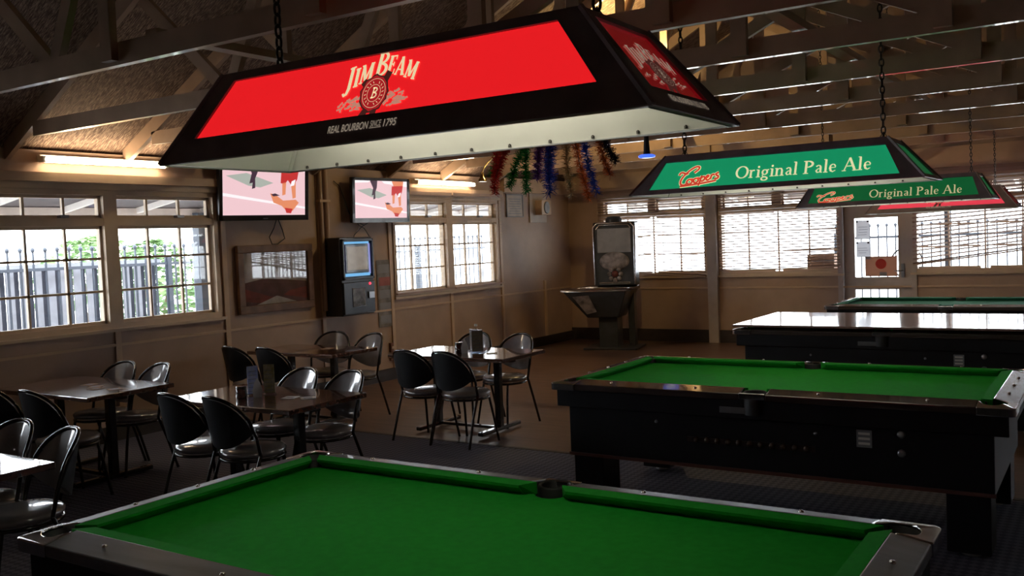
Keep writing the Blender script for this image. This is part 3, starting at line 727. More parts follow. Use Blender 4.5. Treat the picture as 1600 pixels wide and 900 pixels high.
# ------------------------------------------------------------------ pool tables
def pool_table(label, cx, cy, zt, L_=2.66, W_=1.40, cloth=M_cloth, covered=False, railm=M_rail):
    e = empty('pool_table', (cx, cy, 0), 0, label, 'pool table')
    hx, hy = L_/2, W_/2; c = .175; rw = .115; bed = zt-.045
    # playing bed with bites at the pockets
    def bite(px, py, r, a0, a1, k=7): return [(px+r*math.cos(R(a0+(a1-a0)*i/k)), py+r*math.sin(R(a0+(a1-a0)*i/k))) for i in range(k+1)]
    bx, by = hx-.10, hy-.10; P = []
    P += bite(bx-.02, by-.02, .062, 0, -225+45, 8)[:0]
    def corner(sx, sy):
        pts = [(sx*(hx-rw+.0), sy*(hy-rw-.09))]+[(sx*((hx-rw-.01)-.065*math.sin(t*PI/2/5)-.0), sy*((hy-rw-.09)+.0+.0*t)) for t in ()]
        arc_ = [(sx*(hx-rw-.085+.085*math.cos(-PI/2+PI/2*0)), 0)]
        cxp, cyp = sx*(hx-rw+.005), sy*(hy-rw+.005)
        A_ = [(cxp-sx*.085*math.sin(t*PI/12), cyp-sy*.085*math.cos(t*PI/12)) for t in range(7)]
        return A_
    c1 = corner(1, 1); c2 = corner(-1, 1); c3 = corner(-1, -1); c4 = corner(1, -1)
    sp = lambda sy: [(.06*math.cos(t*PI/8)*1.0, sy*(hy-rw+.0)-sy*.05*math.sin(t*PI/8)) for t in range(9)]
    poly = c1 + sp(1) + list(reversed(c2)) + c3 + list(reversed(sp(-1))) + list(reversed(c4))
    MB().prism(poly, bed-.03, bed).build('cloth_bed', cloth, e)
    body_top = zt-.045
    # cushions
    def cushion(p0, p1, nrm):
        p0, p1, nrm = Vector(p0), Vector(p1), Vector(nrm); dd = (p1-p0).normalized(); w_ = .058
        q = [p0+dd*0, p1-dd*0]; mb = MB()
        a0, a1 = p0, p1; b0, b1 = p0+dd*.045+nrm*w_, p1-dd*.045+nrm*w_
        vs = [(a0, zt-.002), (a1, zt-.002), (b1, zt-.006), (b0, zt-.006), (b0, zt-.016), (b1, zt-.016), (b1-nrm*.032, bed-.003), (b0-nrm*.032, bed-.003), (a0, bed-.003), (a1, bed-.003)]
        mb.add([Vector((p.x, p.y, z)) for p, z in vs], [(0,3,2,1),(3,4,5,2),(4,7,6,5),(7,8,9,6),(0,1,9,8),(0,8,7,4,3),(1,2,5,6,9)])
        for i, f in enumerate(mb.f): pass
        o = mb.build('cushion', cloth, e); return o
    m_ = .055
    segs = [((-hx+c-.03, hy-rw), (-m_, hy-rw), (0, -1)), ((m_, hy-rw), (hx-c+.03, hy-rw), (0, -1)),
            ((-hx+c-.03, -hy+rw), (-m_, -hy+rw), (0, 1)), ((m_, -hy+rw), (hx-c+.03, -hy+rw), (0, 1)),
            ((-hx+rw, -hy+c-.03), (-hx+rw, hy-c+.03), (1, 0)), ((hx-rw, -hy+c-.03), (hx-rw, hy-c+.03), (-1, 0))]
    for s_ in segs: cushion(*s_)
    # wooden rails, top face falling slightly outward
    def rail(x0, x1, y0, y1, ox, oy):
        mb = MB(); zz = lambda x, y: zt-.020*max(0, (x*ox-(hx-rw))/rw if ox else (y*oy-(hy-rw))/rw)
        q = [(x0, y0), (x1, y0), (x1, y1), (x0, y1)]
        mb.add([(x, y, zt-.06) for x, y in q]+[(x, y, zz(x, y)) for x, y in q], [(0,3,2,1),(4,5,6,7),(0,1,5,4),(1,2,6,5),(2,3,7,6),(3,0,4,7)])
        mb.build('rail', railm, e, bevel=.006)
    for x0, x1 in ((-hx+c, -.075), (.075, hx-c)):
        for sy in (-1, 1):
            y0, y1 = sorted((sy*(hy-rw), sy*hy)); rail(x0, x1, y0, y1, 0, sy)
    for sx in (-1, 1):
        x0, x1 = sorted((sx*(hx-rw), sx*hx)); rail(x0, x1, -hy+c, hy-c, sx, 0)
    # corner castings, pocket cups
    for sx in (-1, 1):
        for sy in (-1, 1):
            r_ = .035
            out = [(hx-c, hy+.004)]+[(hx+.004-r_+r_*math.sin(t*PI/10), hy+.004-r_+r_*math.cos(t*PI/10)) for t in range(6)]+[(hx+.004, hy-c), (hx-rw+.012, hy-c)]
            px, py, pr_ = hx-rw+.006, hy-rw+.006, .068
            inn = [(px+pr_*math.cos(R(a)), py+pr_*math.sin(R(a))) for a in range(-30, 121, 15)]
            out += inn + [(hx-c, hy-rw+.012)]
            cm = MB().prism([(sx*x, sy*y) for x, y in out], zt-.062, zt+.002)
            drop = lambda x, y: .020*max(0, min(1, max((abs(x)-(hx-rw))/rw, (abs(y)-(hy-rw))/rw)))
            cm.v = [(x, y, z-drop(x, y) if z > zt-.03 else z) for x, y, z in cm.v]; cm.build('corner_casting', M_chrome, e, bevel=.004)
            MB().lathe([(.078, bed-.12), (.080, zt-.022), (.072, zt-.016), (.066, zt-.022), (.06, bed-.1), (0, bed-.1)], 20, Matrix.Translation((sx*px, sy*py, 0))).build('pocket', M_rubber, e)
    for sy in (-1, 1):
        MB().lathe([(.066, bed-.1), (.069, zt-.020), (.062, zt-.013), (.054, zt-.020), (.05, bed-.08), (0, bed-.08)], 20, Matrix.Translation((0, sy*(hy-.07), 0))).build('pocket', M_rubber, e)
        y0, y1 = sorted((sy*(hy-.022), sy*(hy+.003)))
        MB().box(-.075, .075, y0, y1, zt-.05, zt-.016).build('pocket_plate', M_chrome, e, bevel=.003)
    # sights
    def sight(x, y):
        MB().lathe([(.009, 0), (.009, .005), (.006, .009), (0, .010)], 10, Matrix.Translation((x, y, zt-.011))).build('sight', M_chrome, e)
    if not covered:
        for sx in (-1, 1):
            for sy in (-1, 1):
                for k in (.36, .92): sight(sx*k, sy*(hy-.062))
        for sx in (-1, 1):
            for y in (-.28, 0, .28): sight(sx*(hx-.062), y)
    # cabinet
    MB().box(-hx+.03, hx-.03, -hy+.03, hy-.03, zt-.17, zt-.055).build('apron', M_black, e, bevel=.004)
    cab = MB(); b0 = .35
    cab.box(-hx+.1, hx-.1, -hy+.06, hy-.06, b0, zt-.17); cab.build('cabinet', M_black, e, bevel=.006)
    MB().box(-hx+.095, hx-.095, -hy+.052, -hy+.062, b0, b0+.02).build('lower_moulding', mat('dark_red_moulding', (.13, .05, .04), .4, var=.2), e)
    for sx in (-1, 1):
        for sy in (-1, 1):
            x0, x1 = sorted((sx*(hx-.12), sx*(hx-.33))); y0, y1 = sorted((sy*(hy-.07), sy*(hy-.30)))
            MB().box(x0, x1, y0, y1, .04, b0).build('leg', M_black, e, bevel=.006)
            MB().lathe([(.05, .008), (.05, .03), (.03, .04)], 14, Matrix.Translation(((x0+x1)/2, (y0+y1)/2, 0))).build('foot', M_steel, e)
    yf = -hy+.06
    # ball return slot with grille, label, coin mechanism
    MB().box(-.42, .34, yf-.006, yf, .505, .535).build('ball_return_trim', mat('dark_bronze', (.05, .035, .03), .35, metal=.5, var=.2), e)
    for k in range(11): MB().lathe([(.0, -.02), (.014, -.014), (.02, 0), (.014, .014), (0, .02)], 10, Matrix.Translation((-.36+k*.065, yf-.002, .52))).build('ball_stud', mat('dull_bronze', (.10, .07, .05), .35, metal=.6, var=.3), e)
    MB().box(-.2, -.03, -hy+.022, -hy+.03, zt-.14, zt-.105).build('maker_plate', mat('plate_grey', (.2, .2, .21), .4, metal=.5, var=.3), e)
    for k, x in enumerate((-.62, .34)): MB().lathe([(.011, 0), (.008, .01), (0, .012)], 10, Matrix.Translation((x, yf, .61)) @ Matrix.Rotation(PI/2, 4, 'X')).build('lock_button', M_steel, e)
    pl = MB().box(.56, .64, yf-.003, yf, .555, .65).build('price_sticker', M_ash, e)
    mk = MB()
    for k in range(3): mk.box(.57, .63, yf-.004, yf-.003, .57+k*.027, .583+k*.027)
    mk.build('sticker_printing', M_plastic, pl)
    for z in (.64, .54):
        MB().lathe([(.022, 0), (.022, .008), (.012, .014), (0, .015)], 14, Matrix.Translation((.79, yf, z)) @ Matrix.Rotation(PI/2, 4, 'X')).build('coin_lock' , M_steel, e)
    if covered:
        MB().box(-hx-.0, hx+.0, -hy+.01, hy-.01, zt+.008, zt+.028).build('cover_board', M_board, e, bevel=.004)
    return e
pool_table('nearest pool table with bright green cloth and polished rails', -1.79, 2.37, .84, railm=mat('glossy_rail', (.15, .16, .185), .3, var=.25, vscale=4, coat=.9, stretch=(1, 6, 6)))
pool_table('second pool table with green cloth and black coin-operated cabinet', -1.76, 5.86, .84)
pool_table('third pool table from the camera, covered with a shiny board', -1.72, 9.15, .85, covered=True)
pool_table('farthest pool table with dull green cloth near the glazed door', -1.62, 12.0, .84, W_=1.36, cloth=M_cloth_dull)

# ------------------------------------------------------------------ dining tables and chairs
def dining_table(label, x0, x1, y0, y1, zt=.73):
    e = empty('dining_table', ((x0+x1)/2, (y0+y1)/2, 0), 0, label, 'table', 'brown dining tables')
    a, b = (x1-x0)/2, (y1-y0)/2
    MB().box(-a, a, -b, b, zt-.035, zt).build('tabletop', M_table, e, bevel=.006)
    MB().box(-a+.12, a-.12, -.03, .03, zt-.075, zt-.036).build('top_bearer', M_tube, e)
    for sx in (-1, 1):
        MB().box(sx*(a-.3)-.03, sx*(a-.3)+.03, -.03, .03, .05, zt-.07).build('pedestal', M_tube, e, bevel=.006)
        MB().box(sx*(a-.3)-.028, sx*(a-.3)+.028, -b+.04, b-.04, .02, .055).build('foot_bar', M_tube, e, bevel=.008)
    MB().box(-a+.3, a-.3, -.02, .02, .03, .055).build('stretcher', M_tube, e)
    return e
dining_table('brown dining table by near left window, with scattered coasters', -7.6, -6.31, 3.97, 4.72)
dining_table('brown dining table in the middle with menu holder and jar', -5.69, -4.42, 4.15, 4.88)
dining_table('brown dining table beside the pool area lit white by window', -5.77, -4.47, 6.68, 7.4)
dining_table('brown dining table against the wall beneath the framed picture', -7.5, -6.3, 6.5, 7.15)
dining_table('dining table at the left edge, blazing white with window glare', -5.6, -4.5, 1.9, 2.64)

def make_chair(label):
    """local: sitter faces -y, backrest at +y"""
    e = empty('dining_chair', (0, 0, 0), 0, label, 'chair', 'round-backed vinyl dining chairs')
    zs = .46
    MB().lathe([(0, zs-.045), (.19, zs-.045), (.212, zs-.03), (.217, zs-.012), (.20, zs+.004), (.12, zs+.013), (0, zs+.015)], 28).build('seat', M_cush, e)
    MB().tube([(.205*math.cos(a*PI/14), .205*math.sin(a*PI/14), zs-.055) for a in range(28)], .011, 8, closed=True).build('seat_ring', M_tube, e)
    # curved back: half oval shell wrapped round the sitter
    def bp(s, z, r0=.235):   # s in -1..1 across, wraps in plan
        a = s*R(62); lean = (z-.46)*.20
        return Vector((r0*math.sin(a)*1.02, r0*math.cos(a)-.01+lean, z))
    zb, ztp = .49, .822; n1, n2 = 17, 9
    front, back = [], []
    for i in range(n1):
        s = -1+2*i/(n1-1); top = zb+.06+(ztp-zb-.06)*math.sqrt(max(0, 1-abs(s)**2.3)); bottom = zb+.10*abs(s)**2
        top = max(top, bottom+.004)
        for j in range(n2):
            z = bottom+(top-bottom)*j/(n2-1); puff = .018*math.sin(PI*j/(n2-1))*math.sqrt(max(.0, 1-s*s))+.004
            groove = .005 if (i % 4 == 0 and 0 < i < n1-1) else 0
            p = bp(s*.97, z); nv = Vector((p.x, p.y, 0)).normalized()
            front.append(p-nv*(puff-groove)); back.append(p+nv*.014)
    F = [(i*n2+j, i*n2+j+1, (i+1)*n2+j+1, (i+1)*n2+j) for i in range(n1-1) for j in range(n2-1)]
    MB().add(front, [tuple(reversed(f)) for f in F], True).build('back_cushion', M_cush, e)
    b = MB().add(back, F, True)
    nb = len(front)
    # side strips close the rim
    rim = MB(); ring = [i*n2+n2-1 for i in range(n1)]
    b.add([front[k] for k in ring]+[back[k] for k in ring], [(i, i+1, n1+i+1, n1+i) for i in range(n1-1)])
    ring = [i*n2 for i in range(n1)]
    b.add([front[k] for k in ring]+[back[k] for k in ring], [(i+1, i, n1+i, n1+i+1) for i in range(n1-1)])
    b.build('backrest', M_shell, e)
    pts = []
    for i in range(23):
        s = -1+2*i/22; z = zb+.06+(ztp-zb-.06)*math.sqrt(max(0, 1-abs(s)**2.3))+.012; pts.append(bp(s*1.03, z, .24))
    pts = [bp(-1.03, .44, .235)]+pts+[bp(1.03, .44, .235)]
    MB().tube(pts, .0115, 8).build('back_frame', M_tube, e)
    for sx in (-1, 1):
        p = bp(sx*1.03, .44, .235); MB().tube([p, Vector((sx*.215, .16, .25)), Vector((sx*.225, .235, .0))], .0115, 8).build('leg', M_tube, e)
        MB().tube([(sx*.15, -.13, zs-.05), (sx*.165, -.16, .25), (sx*.19, -.20, 0)], .0115, 8).build('leg', M_tube, e)
    return e
chairs = [  # x, y of seat centre, rotation (0 = back toward +y), label
 (-5.22, 6.56, 176, 'black dining chair, left of the pair nearest camera at glare-lit table'),
 (-4.79, 6.56, 174, 'black dining chair, right of the pair nearest camera at glare-lit table'),
 (-4.95, 7.42, -8, 'grey cushioned chair behind glare-lit table, beside pool area'),
 (-5.43, 7.44, 5, 'grey cushioned chair behind glare-lit table, hidden by the menu holder'),
 (-5.21, 4.13, 176, 'black dining chair, left one on near side of the middle table'),
 (-4.78, 4.15, 173, 'black dining chair, right one on near side of the middle table'),
 (-5.22, 4.80, -4, 'grey cushioned chair behind the middle table, next to menu holder'),
 (-4.77, 4.80, -10, 'grey cushioned chair behind the middle table at its right end'),
 (-6.40, 3.86, 178, 'big dark chair back on near side of window table, right of two'),
 (-6.90, 3.86, 174, 'big dark chair back on near side of window table, cut by left edge'),
 (-7.16, 4.62, 5, 'grey cushioned chair behind window table, left of two'),
 (-6.73, 4.63, -6, 'grey cushioned chair behind window table, right of two'),
 (-7.17, 6.30, 175, 'dark chair on near side of the table below framed picture, left'),
 (-6.72, 6.32, 177, 'dark chair on near side of the table below framed picture, right'),
 (-7.10, 7.22, 20, 'small looking chair turned sideways behind table below the picture'),
 (-6.60, 7.14, -6, 'chair with arched back below the jukebox'),
 (-4.76, 2.58, -12, 'chair with bright rimmed back at the blazing white table'),
 (-5.22, 2.60, 4, 'chair at far left edge behind the blazing white table'),
]
proto = None
for x, y, a, lab in chairs:
    if proto is None: proto = make_chair(lab); c_ = proto
    else: c_ = copy_tree(proto)
    c_.location = (x, y, .0 if y > 6.55 else .008); c_.rotation_euler = (0, 0, R(a)); c_['label'] = lab
# ------------------------------------------------------------------ things on the tables
M_menu1 = mat('menu_print_blue', (.35, .45, .9), .6, var=.4, vscale=25, alt=(.65, .7, .85))
M_menu2 = mat('menu_print_olive', (.40, .33, .10), .6, var=.4, vscale=25, alt=(.6, .55, .35))
def menu_stand(x, y, z, rz, label, m_, hh=.2, ww=.12):
    e = empty('menu_holder', (x, y, z), R(rz), label, 'menu holder', 'acrylic menu holders')
    MB().box(-ww/2, ww/2, -.004, .004, .006, hh).build('acrylic_sleeve', M_clear, e)
    MB().box(-ww/2+.006, ww/2-.006, -.0015, .0015, .012, hh-.006).build('menu_card', m_, e)
    MB().box(-ww/2, ww/2, -.035, .035, 0, .006).build('stand_base', M_clear, e, bevel=.002)
    lines = MB()
    for k in range(6):
        for sy in (-1, 1): lines.box(-ww*.35, ww*.3, sy*.0024-.0003, sy*.0024+.0003, .03+k*.028, .033+k*.028)
    lines.build('menu_printing', M_ash, e)
    return e
def napkin(x, y, z, rz, label):
    e = empty('folded_napkin', (x, y, z), R(rz), label, 'napkin')
    mb = MB(); P = [(-.028, 0), (.028, 0), (.034, .05), (.02, .1), (0, .135), (-.02, .1), (-.034, .05)]
    mb.prism(P, -.006, .006, Matrix.Rotation(PI/2, 4, 'X')); mb.build('front_fold', M_sheet, e)
    mb = MB(); mb.prism([(-.03, 0), (.03, 0), (.016, .075), (-.016, .075)], -.014, -.0065, Matrix.Rotation(PI/2, 4, 'X')); mb.build('back_fold', M_sheet, e)
def jar(x, y, z, label, r=.038, h=.085):
    e = empty('condiment_jar', (x, y, z), 0, label, 'jar')
    MB().lathe([(r*.9, 0), (r, .008), (r, h*.75), (r*.9, h*.8)], 20).build('pot', mat('dark_red_glass', (.07, .015, .012), .12, var=.3, coat=.8), e)
    MB().lathe([(r*.95, h*.8), (r*.97, h*.98), (r*.8, h), (0, h)], 20).build('lid', M_tube, e)
def coaster(x, y, z, rz, label, m_=None):
    e = empty('coaster', (x, y, z), R(rz), label, 'coaster', 'coasters on the dining tables')
    MB().box(-.05, .05, -.05, .05, 0, .003).build('card', m_ or M_card, e, bevel=.001)
    MB().box(-.03, .03, -.02, .02, .003, .0034).build('printing', M_greyink, e)
zt = .7305
menu_stand(-5.145, 4.50, zt, 70, 'blue tinted acrylic menu holder on middle table', M_menu1, .215, .09)
menu_stand(-5.06, 4.575, zt, 28, 'olive printed acrylic menu holder on middle table', M_menu2, .22, .09)
napkin(-5.045, 4.45, zt, 48, 'white folded napkin standing before menus on middle table')
jar(-5.13, 4.38, zt, 'dark round jar beside napkin on middle table')
coaster(-4.80, 4.52, zt, 20, 'pale coaster just right of the menu holders on middle table', M_paper)
coaster(-4.66, 4.55, zt, 50, 'white square coaster near right end of middle table', M_paper)
coaster(-5.22, 4.58, zt, 10, 'dark coaster left of the jar on middle table', M_black)
menu_stand(-5.05, 7.08, zt, -10, 'pale menu holder on the glare-lit table', mat('menu_pale', (.45, .42, .36), .6, var=.3, vscale=30), .21)
menu_stand(-4.97, 7.02, zt, 55, 'menu holder with tan card at right on glare-lit table', mat('menu_tan', (.3, .24, .16), .6, var=.3, vscale=30), .21)
napkin(-5.06, 6.94, zt, 30, 'white folded napkin standing on the glare-lit table')
jar(-5.13, 6.95, zt, 'dark jar left of napkin on the glare-lit table', .04, .1)
e = empty('sauce_bottle', (-5.08, 7.16, zt), 0, 'clear bottle with narrow neck behind menus on glare-lit table', 'bottle')
MB().lathe([(.032, 0), (.035, .01), (.035, .15), (.014, .19), (.012, .23)], 18).build('glass_body', M_clear, e); MB().lathe([(.014, .23), (.014, .25), (0, .252)], 14).build('cap', M_plastic, e)
coaster(-5.36, 6.95, zt, 15, 'coaster at left on the glare-lit table', M_black)
coaster(-4.80, 7.0, zt, 35, 'coaster right of the menus on the glare-lit table', M_paper)
for k, (x, y, a) in enumerate(((-6.95, 4.40, 10), (-6.78, 4.34, 40), (-6.68, 4.28, 5), (-6.5, 4.32, 70))):
    coaster(x, y, zt, a, ['leftmost tan coaster on window table', 'second tan coaster from left on window table', 'third tan coaster from left on window table', 'rightmost coaster on window table'][k])
coaster(-6.75, 6.9, zt, 10, 'coaster on the table below the framed picture')

# ------------------------------------------------------------------ left wall fittings
def batten_light(y0, y1, z, label, est):
    e = empty('fluorescent_light', (XL, (y0+y1)/2, z), 0, label, 'wall light', 'fluorescent battens on the left wall')
    L = (y1-y0)/2
    MB().box(0, .05, -L, L, -.03, .035).build('batten', M_plastic, e, bevel=.004)
    mg = mat('warm_tube_glow_%d' % int(est), (1, 1, 1), .5, emit=(1, .78, .50), estr=est, var=.01)
    MB().tube([(.085, -L+.02, -.01), (.085, L-.02, -.01)], .026, 12).build('tube', mg, e)
    for s in (-1, 1): MB().box(.04, .105, s*(L-.01)-.015, s*(L-.01)+.015, -.035, .02).build('tube_holder', M_plastic, e, bevel=.003)
batten_light(4.70, 5.98, 2.64, 'long glowing fluorescent light above the near left window', WALLTUBE)
batten_light(9.93, 11.28, 2.60, 'glowing fluorescent light above the window past the jukebox', WALLTUBE)

M_mat_ = mat('screen_floor_pink', (.02, .02, .02), .3, emit=(.93, .62, .66), estr=.95, var=.01)
S_white = mat('screen_white', (.02,)*3, .3, emit=(1, .93, .95), estr=1.0, var=.01)
S_dark = mat('screen_dark', (.02,)*3, .3, emit=(.06, .03, .05), estr=1, var=.01)
S_red = mat('screen_red', (.02,)*3, .3, emit=(.55, .03, .03), estr=1, var=.01)
S_skin = mat('screen_skin', (.02,)*3, .3, emit=(.80, .27, .13), estr=1, var=.01)
S_logo = mat('screen_logo', (.02,)*3, .3, emit=(.42, .45, .40), estr=1, var=.01)
M_bezel = mat('glossy_black_bezel', (.015, .014, .016), .2, coat=.5, var=.2)
def tv(label, loc, rz, Wd, Hh, tilt):
    e = empty('wall_television', loc, 0, label, 'television', 'wall televisions'); e.rotation_euler = (0, R(tilt), R(rz))
    # local: screen in yz plane facing +x
    MB().box(-.05, -.006, -Wd/2, Wd/2, -Hh/2, Hh/2).build('casing', M_bezel, e, bevel=.006)
    t = .045; bz = MB()
    for a in ((-Wd/2, Wd/2, -Hh/2, -Hh/2+t*1.3), (-Wd/2, Wd/2, Hh/2-t*.8, Hh/2), (-Wd/2, -Wd/2+t, -Hh/2, Hh/2), (Wd/2-t, Wd/2, -Hh/2, Hh/2)): bz.box(-.006, .006, *a)
    bz.build('bezel', M_bezel, e, bevel=.003)
    sw, sh = Wd-2*t, Hh-2.1*t; cz = t*.25
    sc_ = MB().box(-.006, .0, -sw/2, sw/2, cz-sh/2, cz+sh/2).build('screen', M_mat_, e)
    pic = MB()
    def pg(pts, mi, d): pic.cur = mi; pic.add([(.0005+d*.0002, -sw/2+x*sw, cz-sh/2+y*sh) for x, y in pts], [tuple(range(len(pts)))])
    pg([(0, .93), (.25, .95), (.3, 1), (0, 1)], 0, 1); pg([(.55, .93), (1, .85), (1, 1), (.5, 1)], 0, 1); pg([(0, .42), (.0, .36), (1, .12), (1, .16)], 0, 1)
    pg([(.04, .74), (.28, .80), (.60, .62), (.44, .53), (.30, .56)], 3+1, 1)
    pg([(.28, 1.0), (.42, 1.0), (.41, .82), (.38, .7), (.38, .52), (.34, .5), (.35, .62), (.31, .6), (.34, .8)], 1, 2)
    pg([(.70, 1), (.93, 1), (.92, .88), (.88, .84), (.74, .84)], 3, 2)
    pg([(.70, .86), (.92, .88), (.90, .70), (.84, .55), (.78, .68), (.74, .60), (.69, .62)], 2, 3)
    pg([(.71, .62), (.76, .64), (.75, .40), (.71, .38)], 3, 3); pg([(.82, .60), (.88, .64), (.88, .34), (.84, .32)], 3, 3)
    pg([(.83, .66), (.88, .7), (.86, .58), (.81, .56)], 0, 4)
    pg([(.56, .42), (.62, .40), (.72, .28), (.88, .30), (.92, .24), (.84, .08), (.76, .08), (.70, .18), (.60, .24)], 3, 3)
    pg([(.74, .14), (.84, .12), (.82, .03), (.76, .04)], 2, 4); pg([(.57, .40), (.60, .36), (.68, .38), (.62, .42)], 1, 4)
    pic.build('picture', [S_white, S_dark, S_red, S_skin, S_logo], sc_)
    MB().box(.0055, .0075, -.03, .03, -Hh/2+.018, -Hh/2+.026).build('badge', M_ash, e)
    br = MB(); br.box(-.16, -.05, -.06, .06, -.1, .1); br.build('wall_bracket', M_steel, e)
    return e
tv('larger television above the framed picture, top cut off by red lamp', (XL+.19, 7.15, 2.41), -10, 1.12, .66, 5)
tv('smaller television above the jukebox, near second left window', (XL+.20, 9.06, 2.325), -6, .98, .56, 3)
def cable(pts, label, r=.006):
    mb = MB(); mb.tube(pts, r, 6); o = mb.build('loose_cable', M_wire); tag(o, label, 'cable'); return o
cable([(XL+.02, 7.46, 2.12), (XL+.025, 7.40, 2.0), (XL+.02, 7.33, 1.9), (XL+.025, 7.36, 1.82), (XL+.02, 7.45, 1.82), (XL+.03, 7.55, 1.88), (XL+.02, 7.53, 1.98), (XL+.025, 7.47, 2.1)], 'cable hanging in a loop below the larger television')
cable([(XL+.02, 8.4, 2.56), (XL+.02, 8.5, 2.5), (XL+.03, 8.56, 2.35), (XL+.02, 8.63, 2.2), (XL+.03, 8.72, 2.08), (XL+.03, 8.9, 2.02), (XL+.03, 9.0, 2.06)], 'cable drooping down wall to the smaller television')
cable([(XL+.02, 8.7, 2.3), (XL+.03, 8.74, 2.1), (XL+.03, 8.8, 2.02), (XL+.03, 8.9, 1.98), (XL+.06, 8.95, 1.88)], 'thin cable between smaller television and the jukebox', .005)
cable([(XL+.03, 8.95, 2.04), (XL+.03, 8.85, 2.0), (XL+.04, 8.7, 1.9), (XL+.06, 8.66, 1.86)], 'short cable curving down to left side of jukebox', .005)
e = empty('wall_conduit', (XL, 8.19, 0), 0, 'pair of painted pipes running up wall between the televisions', 'pipe')
for dy in (-.05, .045): MB().tube([(.035, dy, 1.86 if dy > 0 else 1.0), (.035, dy, 2.7)], .03, 10).build('pipe', M_wall, e)
MB().box(.0, .07, -.09, .09, 2.3, 2.33).build('saddle', M_trim, e)
# framed picture
e = empty('framed_picture', (XL+.03, 7.40, 1.44), 0, 'brown framed glazed picture on wall beneath the larger television', 'picture')
M_pf = mat('picture_frame_wood', (.22, .11, .06), .5, var=.4, vscale=6)
fr = MB(); a, b, t = .56, .375, .085
for q in ((-a, a, -b, -b+t), (-a, a, b-t, b), (-a, -a+t, -b+t, b-t), (a-t, a, -b+t, b-t)): fr.box(-.025, .02, *q)
fr.build('frame', M_pf, e, bevel=.008)
art = MB(); M1 = mat('art_grey_reflection', (.45, .42, .44), .7, var=.4, vscale=5);  # pale grey upper half puts the window's reflection into the print's colour
art.box(-.02, -.012, -a+t, a-t, -b+t, b-t); art.build('print', M1, e)
art = MB()
def pq(pts, mi): art.cur = mi; art.add([(-.0118+.0002*mi, y, z) for y, z in pts], [tuple(range(len(pts)))])
pq([(-.47, -.04), (-.2, .0), (.1, -.02), (.47, -.06), (.47, -.29), (-.47, -.29)], 0)
pq([(-.47, -.10), (-.25, -.16), (-.05, -.22), (-.2, -.27), (-.47, -.24)], 1); pq([(.47, -.12), (.2, -.15), (.1, -.2), (.47, -.26)], 1)
pq([(-.3, -.285), (.0, -.2), (.3, -.285)], 2)
art.build('landscape_shapes', [mat('art_dark', (.14, .06, .06), .8, var=.4), mat('art_red', (.25, .05, .04), .8, var=.4), mat('art_pale', (.5, .46, .46), .8, var=.3)], e)
MB().box(.0, .003, -a+t, a-t, -b+t, b-t).build('glass', M_glass, e)
# jukebox
e = empty('wall_jukebox', (XL, 8.45, .93), 0, 'black wall jukebox with glowing blue framed touch screen', 'jukebox')
D = .31; Wj = .57; Hj = .94
M_jb = mat('jukebox_black', (.02, .021, .025), .35, var=.3, coat=.3)
M_jbf = mat('jukebox_face_grey', (.06, .065, .075), .3, metal=.3, var=.25)
y0, y1 = -Wj/2, Wj/2
MB().box(.0, D-.02, y0, y1, 0, Hj).build('cabinet', M_jb, e, bevel=.012)
MB().box(D-.02, D, y0+.015, y1-.01, .02, .40).build('lower_door', M_jbf, e, bevel=.006)
up_ = MB(); zc0, zc1 = .43, Hj-.02
for q in ((y0+.015, y1-.01, zc0, zc0+.03), (y0+.015, y1-.01, zc1-.03, zc1), (y0+.015, y0+.045, zc0, zc1), (y1-.04, y1-.01, zc0, zc1)): up_.box(D-.02, D+.01, *q)
up_.build('screen_surround', M_jbf, e, bevel=.005)
G = mat('cyan_glow', (.1, .1, .1), .3, emit=(.12, .42, .75), estr=1.0, var=.5, vscale=5); G2 = mat('violet_glow', (.1, .1, .1), .3, emit=(.28, .30, .72), estr=.8, var=.3)
gl = MB(); a0, a1, b0, b1 = y0+.045, y1-.04, zc0+.03, zc1-.03
gl.box(D-.02, D-.01, a0+.02, a1-.03, b0+.01, b0+.045); gl.box(D-.02, D-.01, a0+.02, a1-.03, b1-.03, b1-.005); gl.cur = 1
gl.box(D-.02, D-.012, a0+.004, a0+.018, b0+.03, b1-.03); gl.box(D-.02, D-.012, a1-.045, a1-.012, b0+.03, b1-.03); gl.build('glow_border', [G, G2], e)
MB().box(D-.02, D+.0, a0+.025, a1-.055, b0+.055, b1-.04).build('monitor', M_bezel, e, bevel=.004)
MB().box(D+.0, D+.003, a0+.05, a1-.085, b0+.085, b1-.065).build('touch_screen', mat('menu_screen', (.1, .08, .06), .1, emit=(.40, .30, .20), estr=.35, var=.6, vscale=8), e)
MB().box(D+.0, D+.006, -.13, .10, .10, .33).build('song_card_panel', M_bezel, e)
MB().box(D+.0062, D+.008, -.12, .09, .11, .32).build('song_card', mat('song_card_print', (.42, .42, .42), .5, var=.7, vscale=14), e)
MB().lathe([(.016, 0), (.012, .012), (0, .015)], 12, Matrix.Translation((D, .19, .37)) @ Matrix.Rotation(PI/2, 4, 'Y')).build('red_button', mat('red_led', (.8, .02, .02), .3, emit=(1, .03, .06), estr=3, var=.05), e)
MB().box(D, D+.02, .15, .25, .19, .27).build('coin_slot', M_steel, e, bevel=.003)
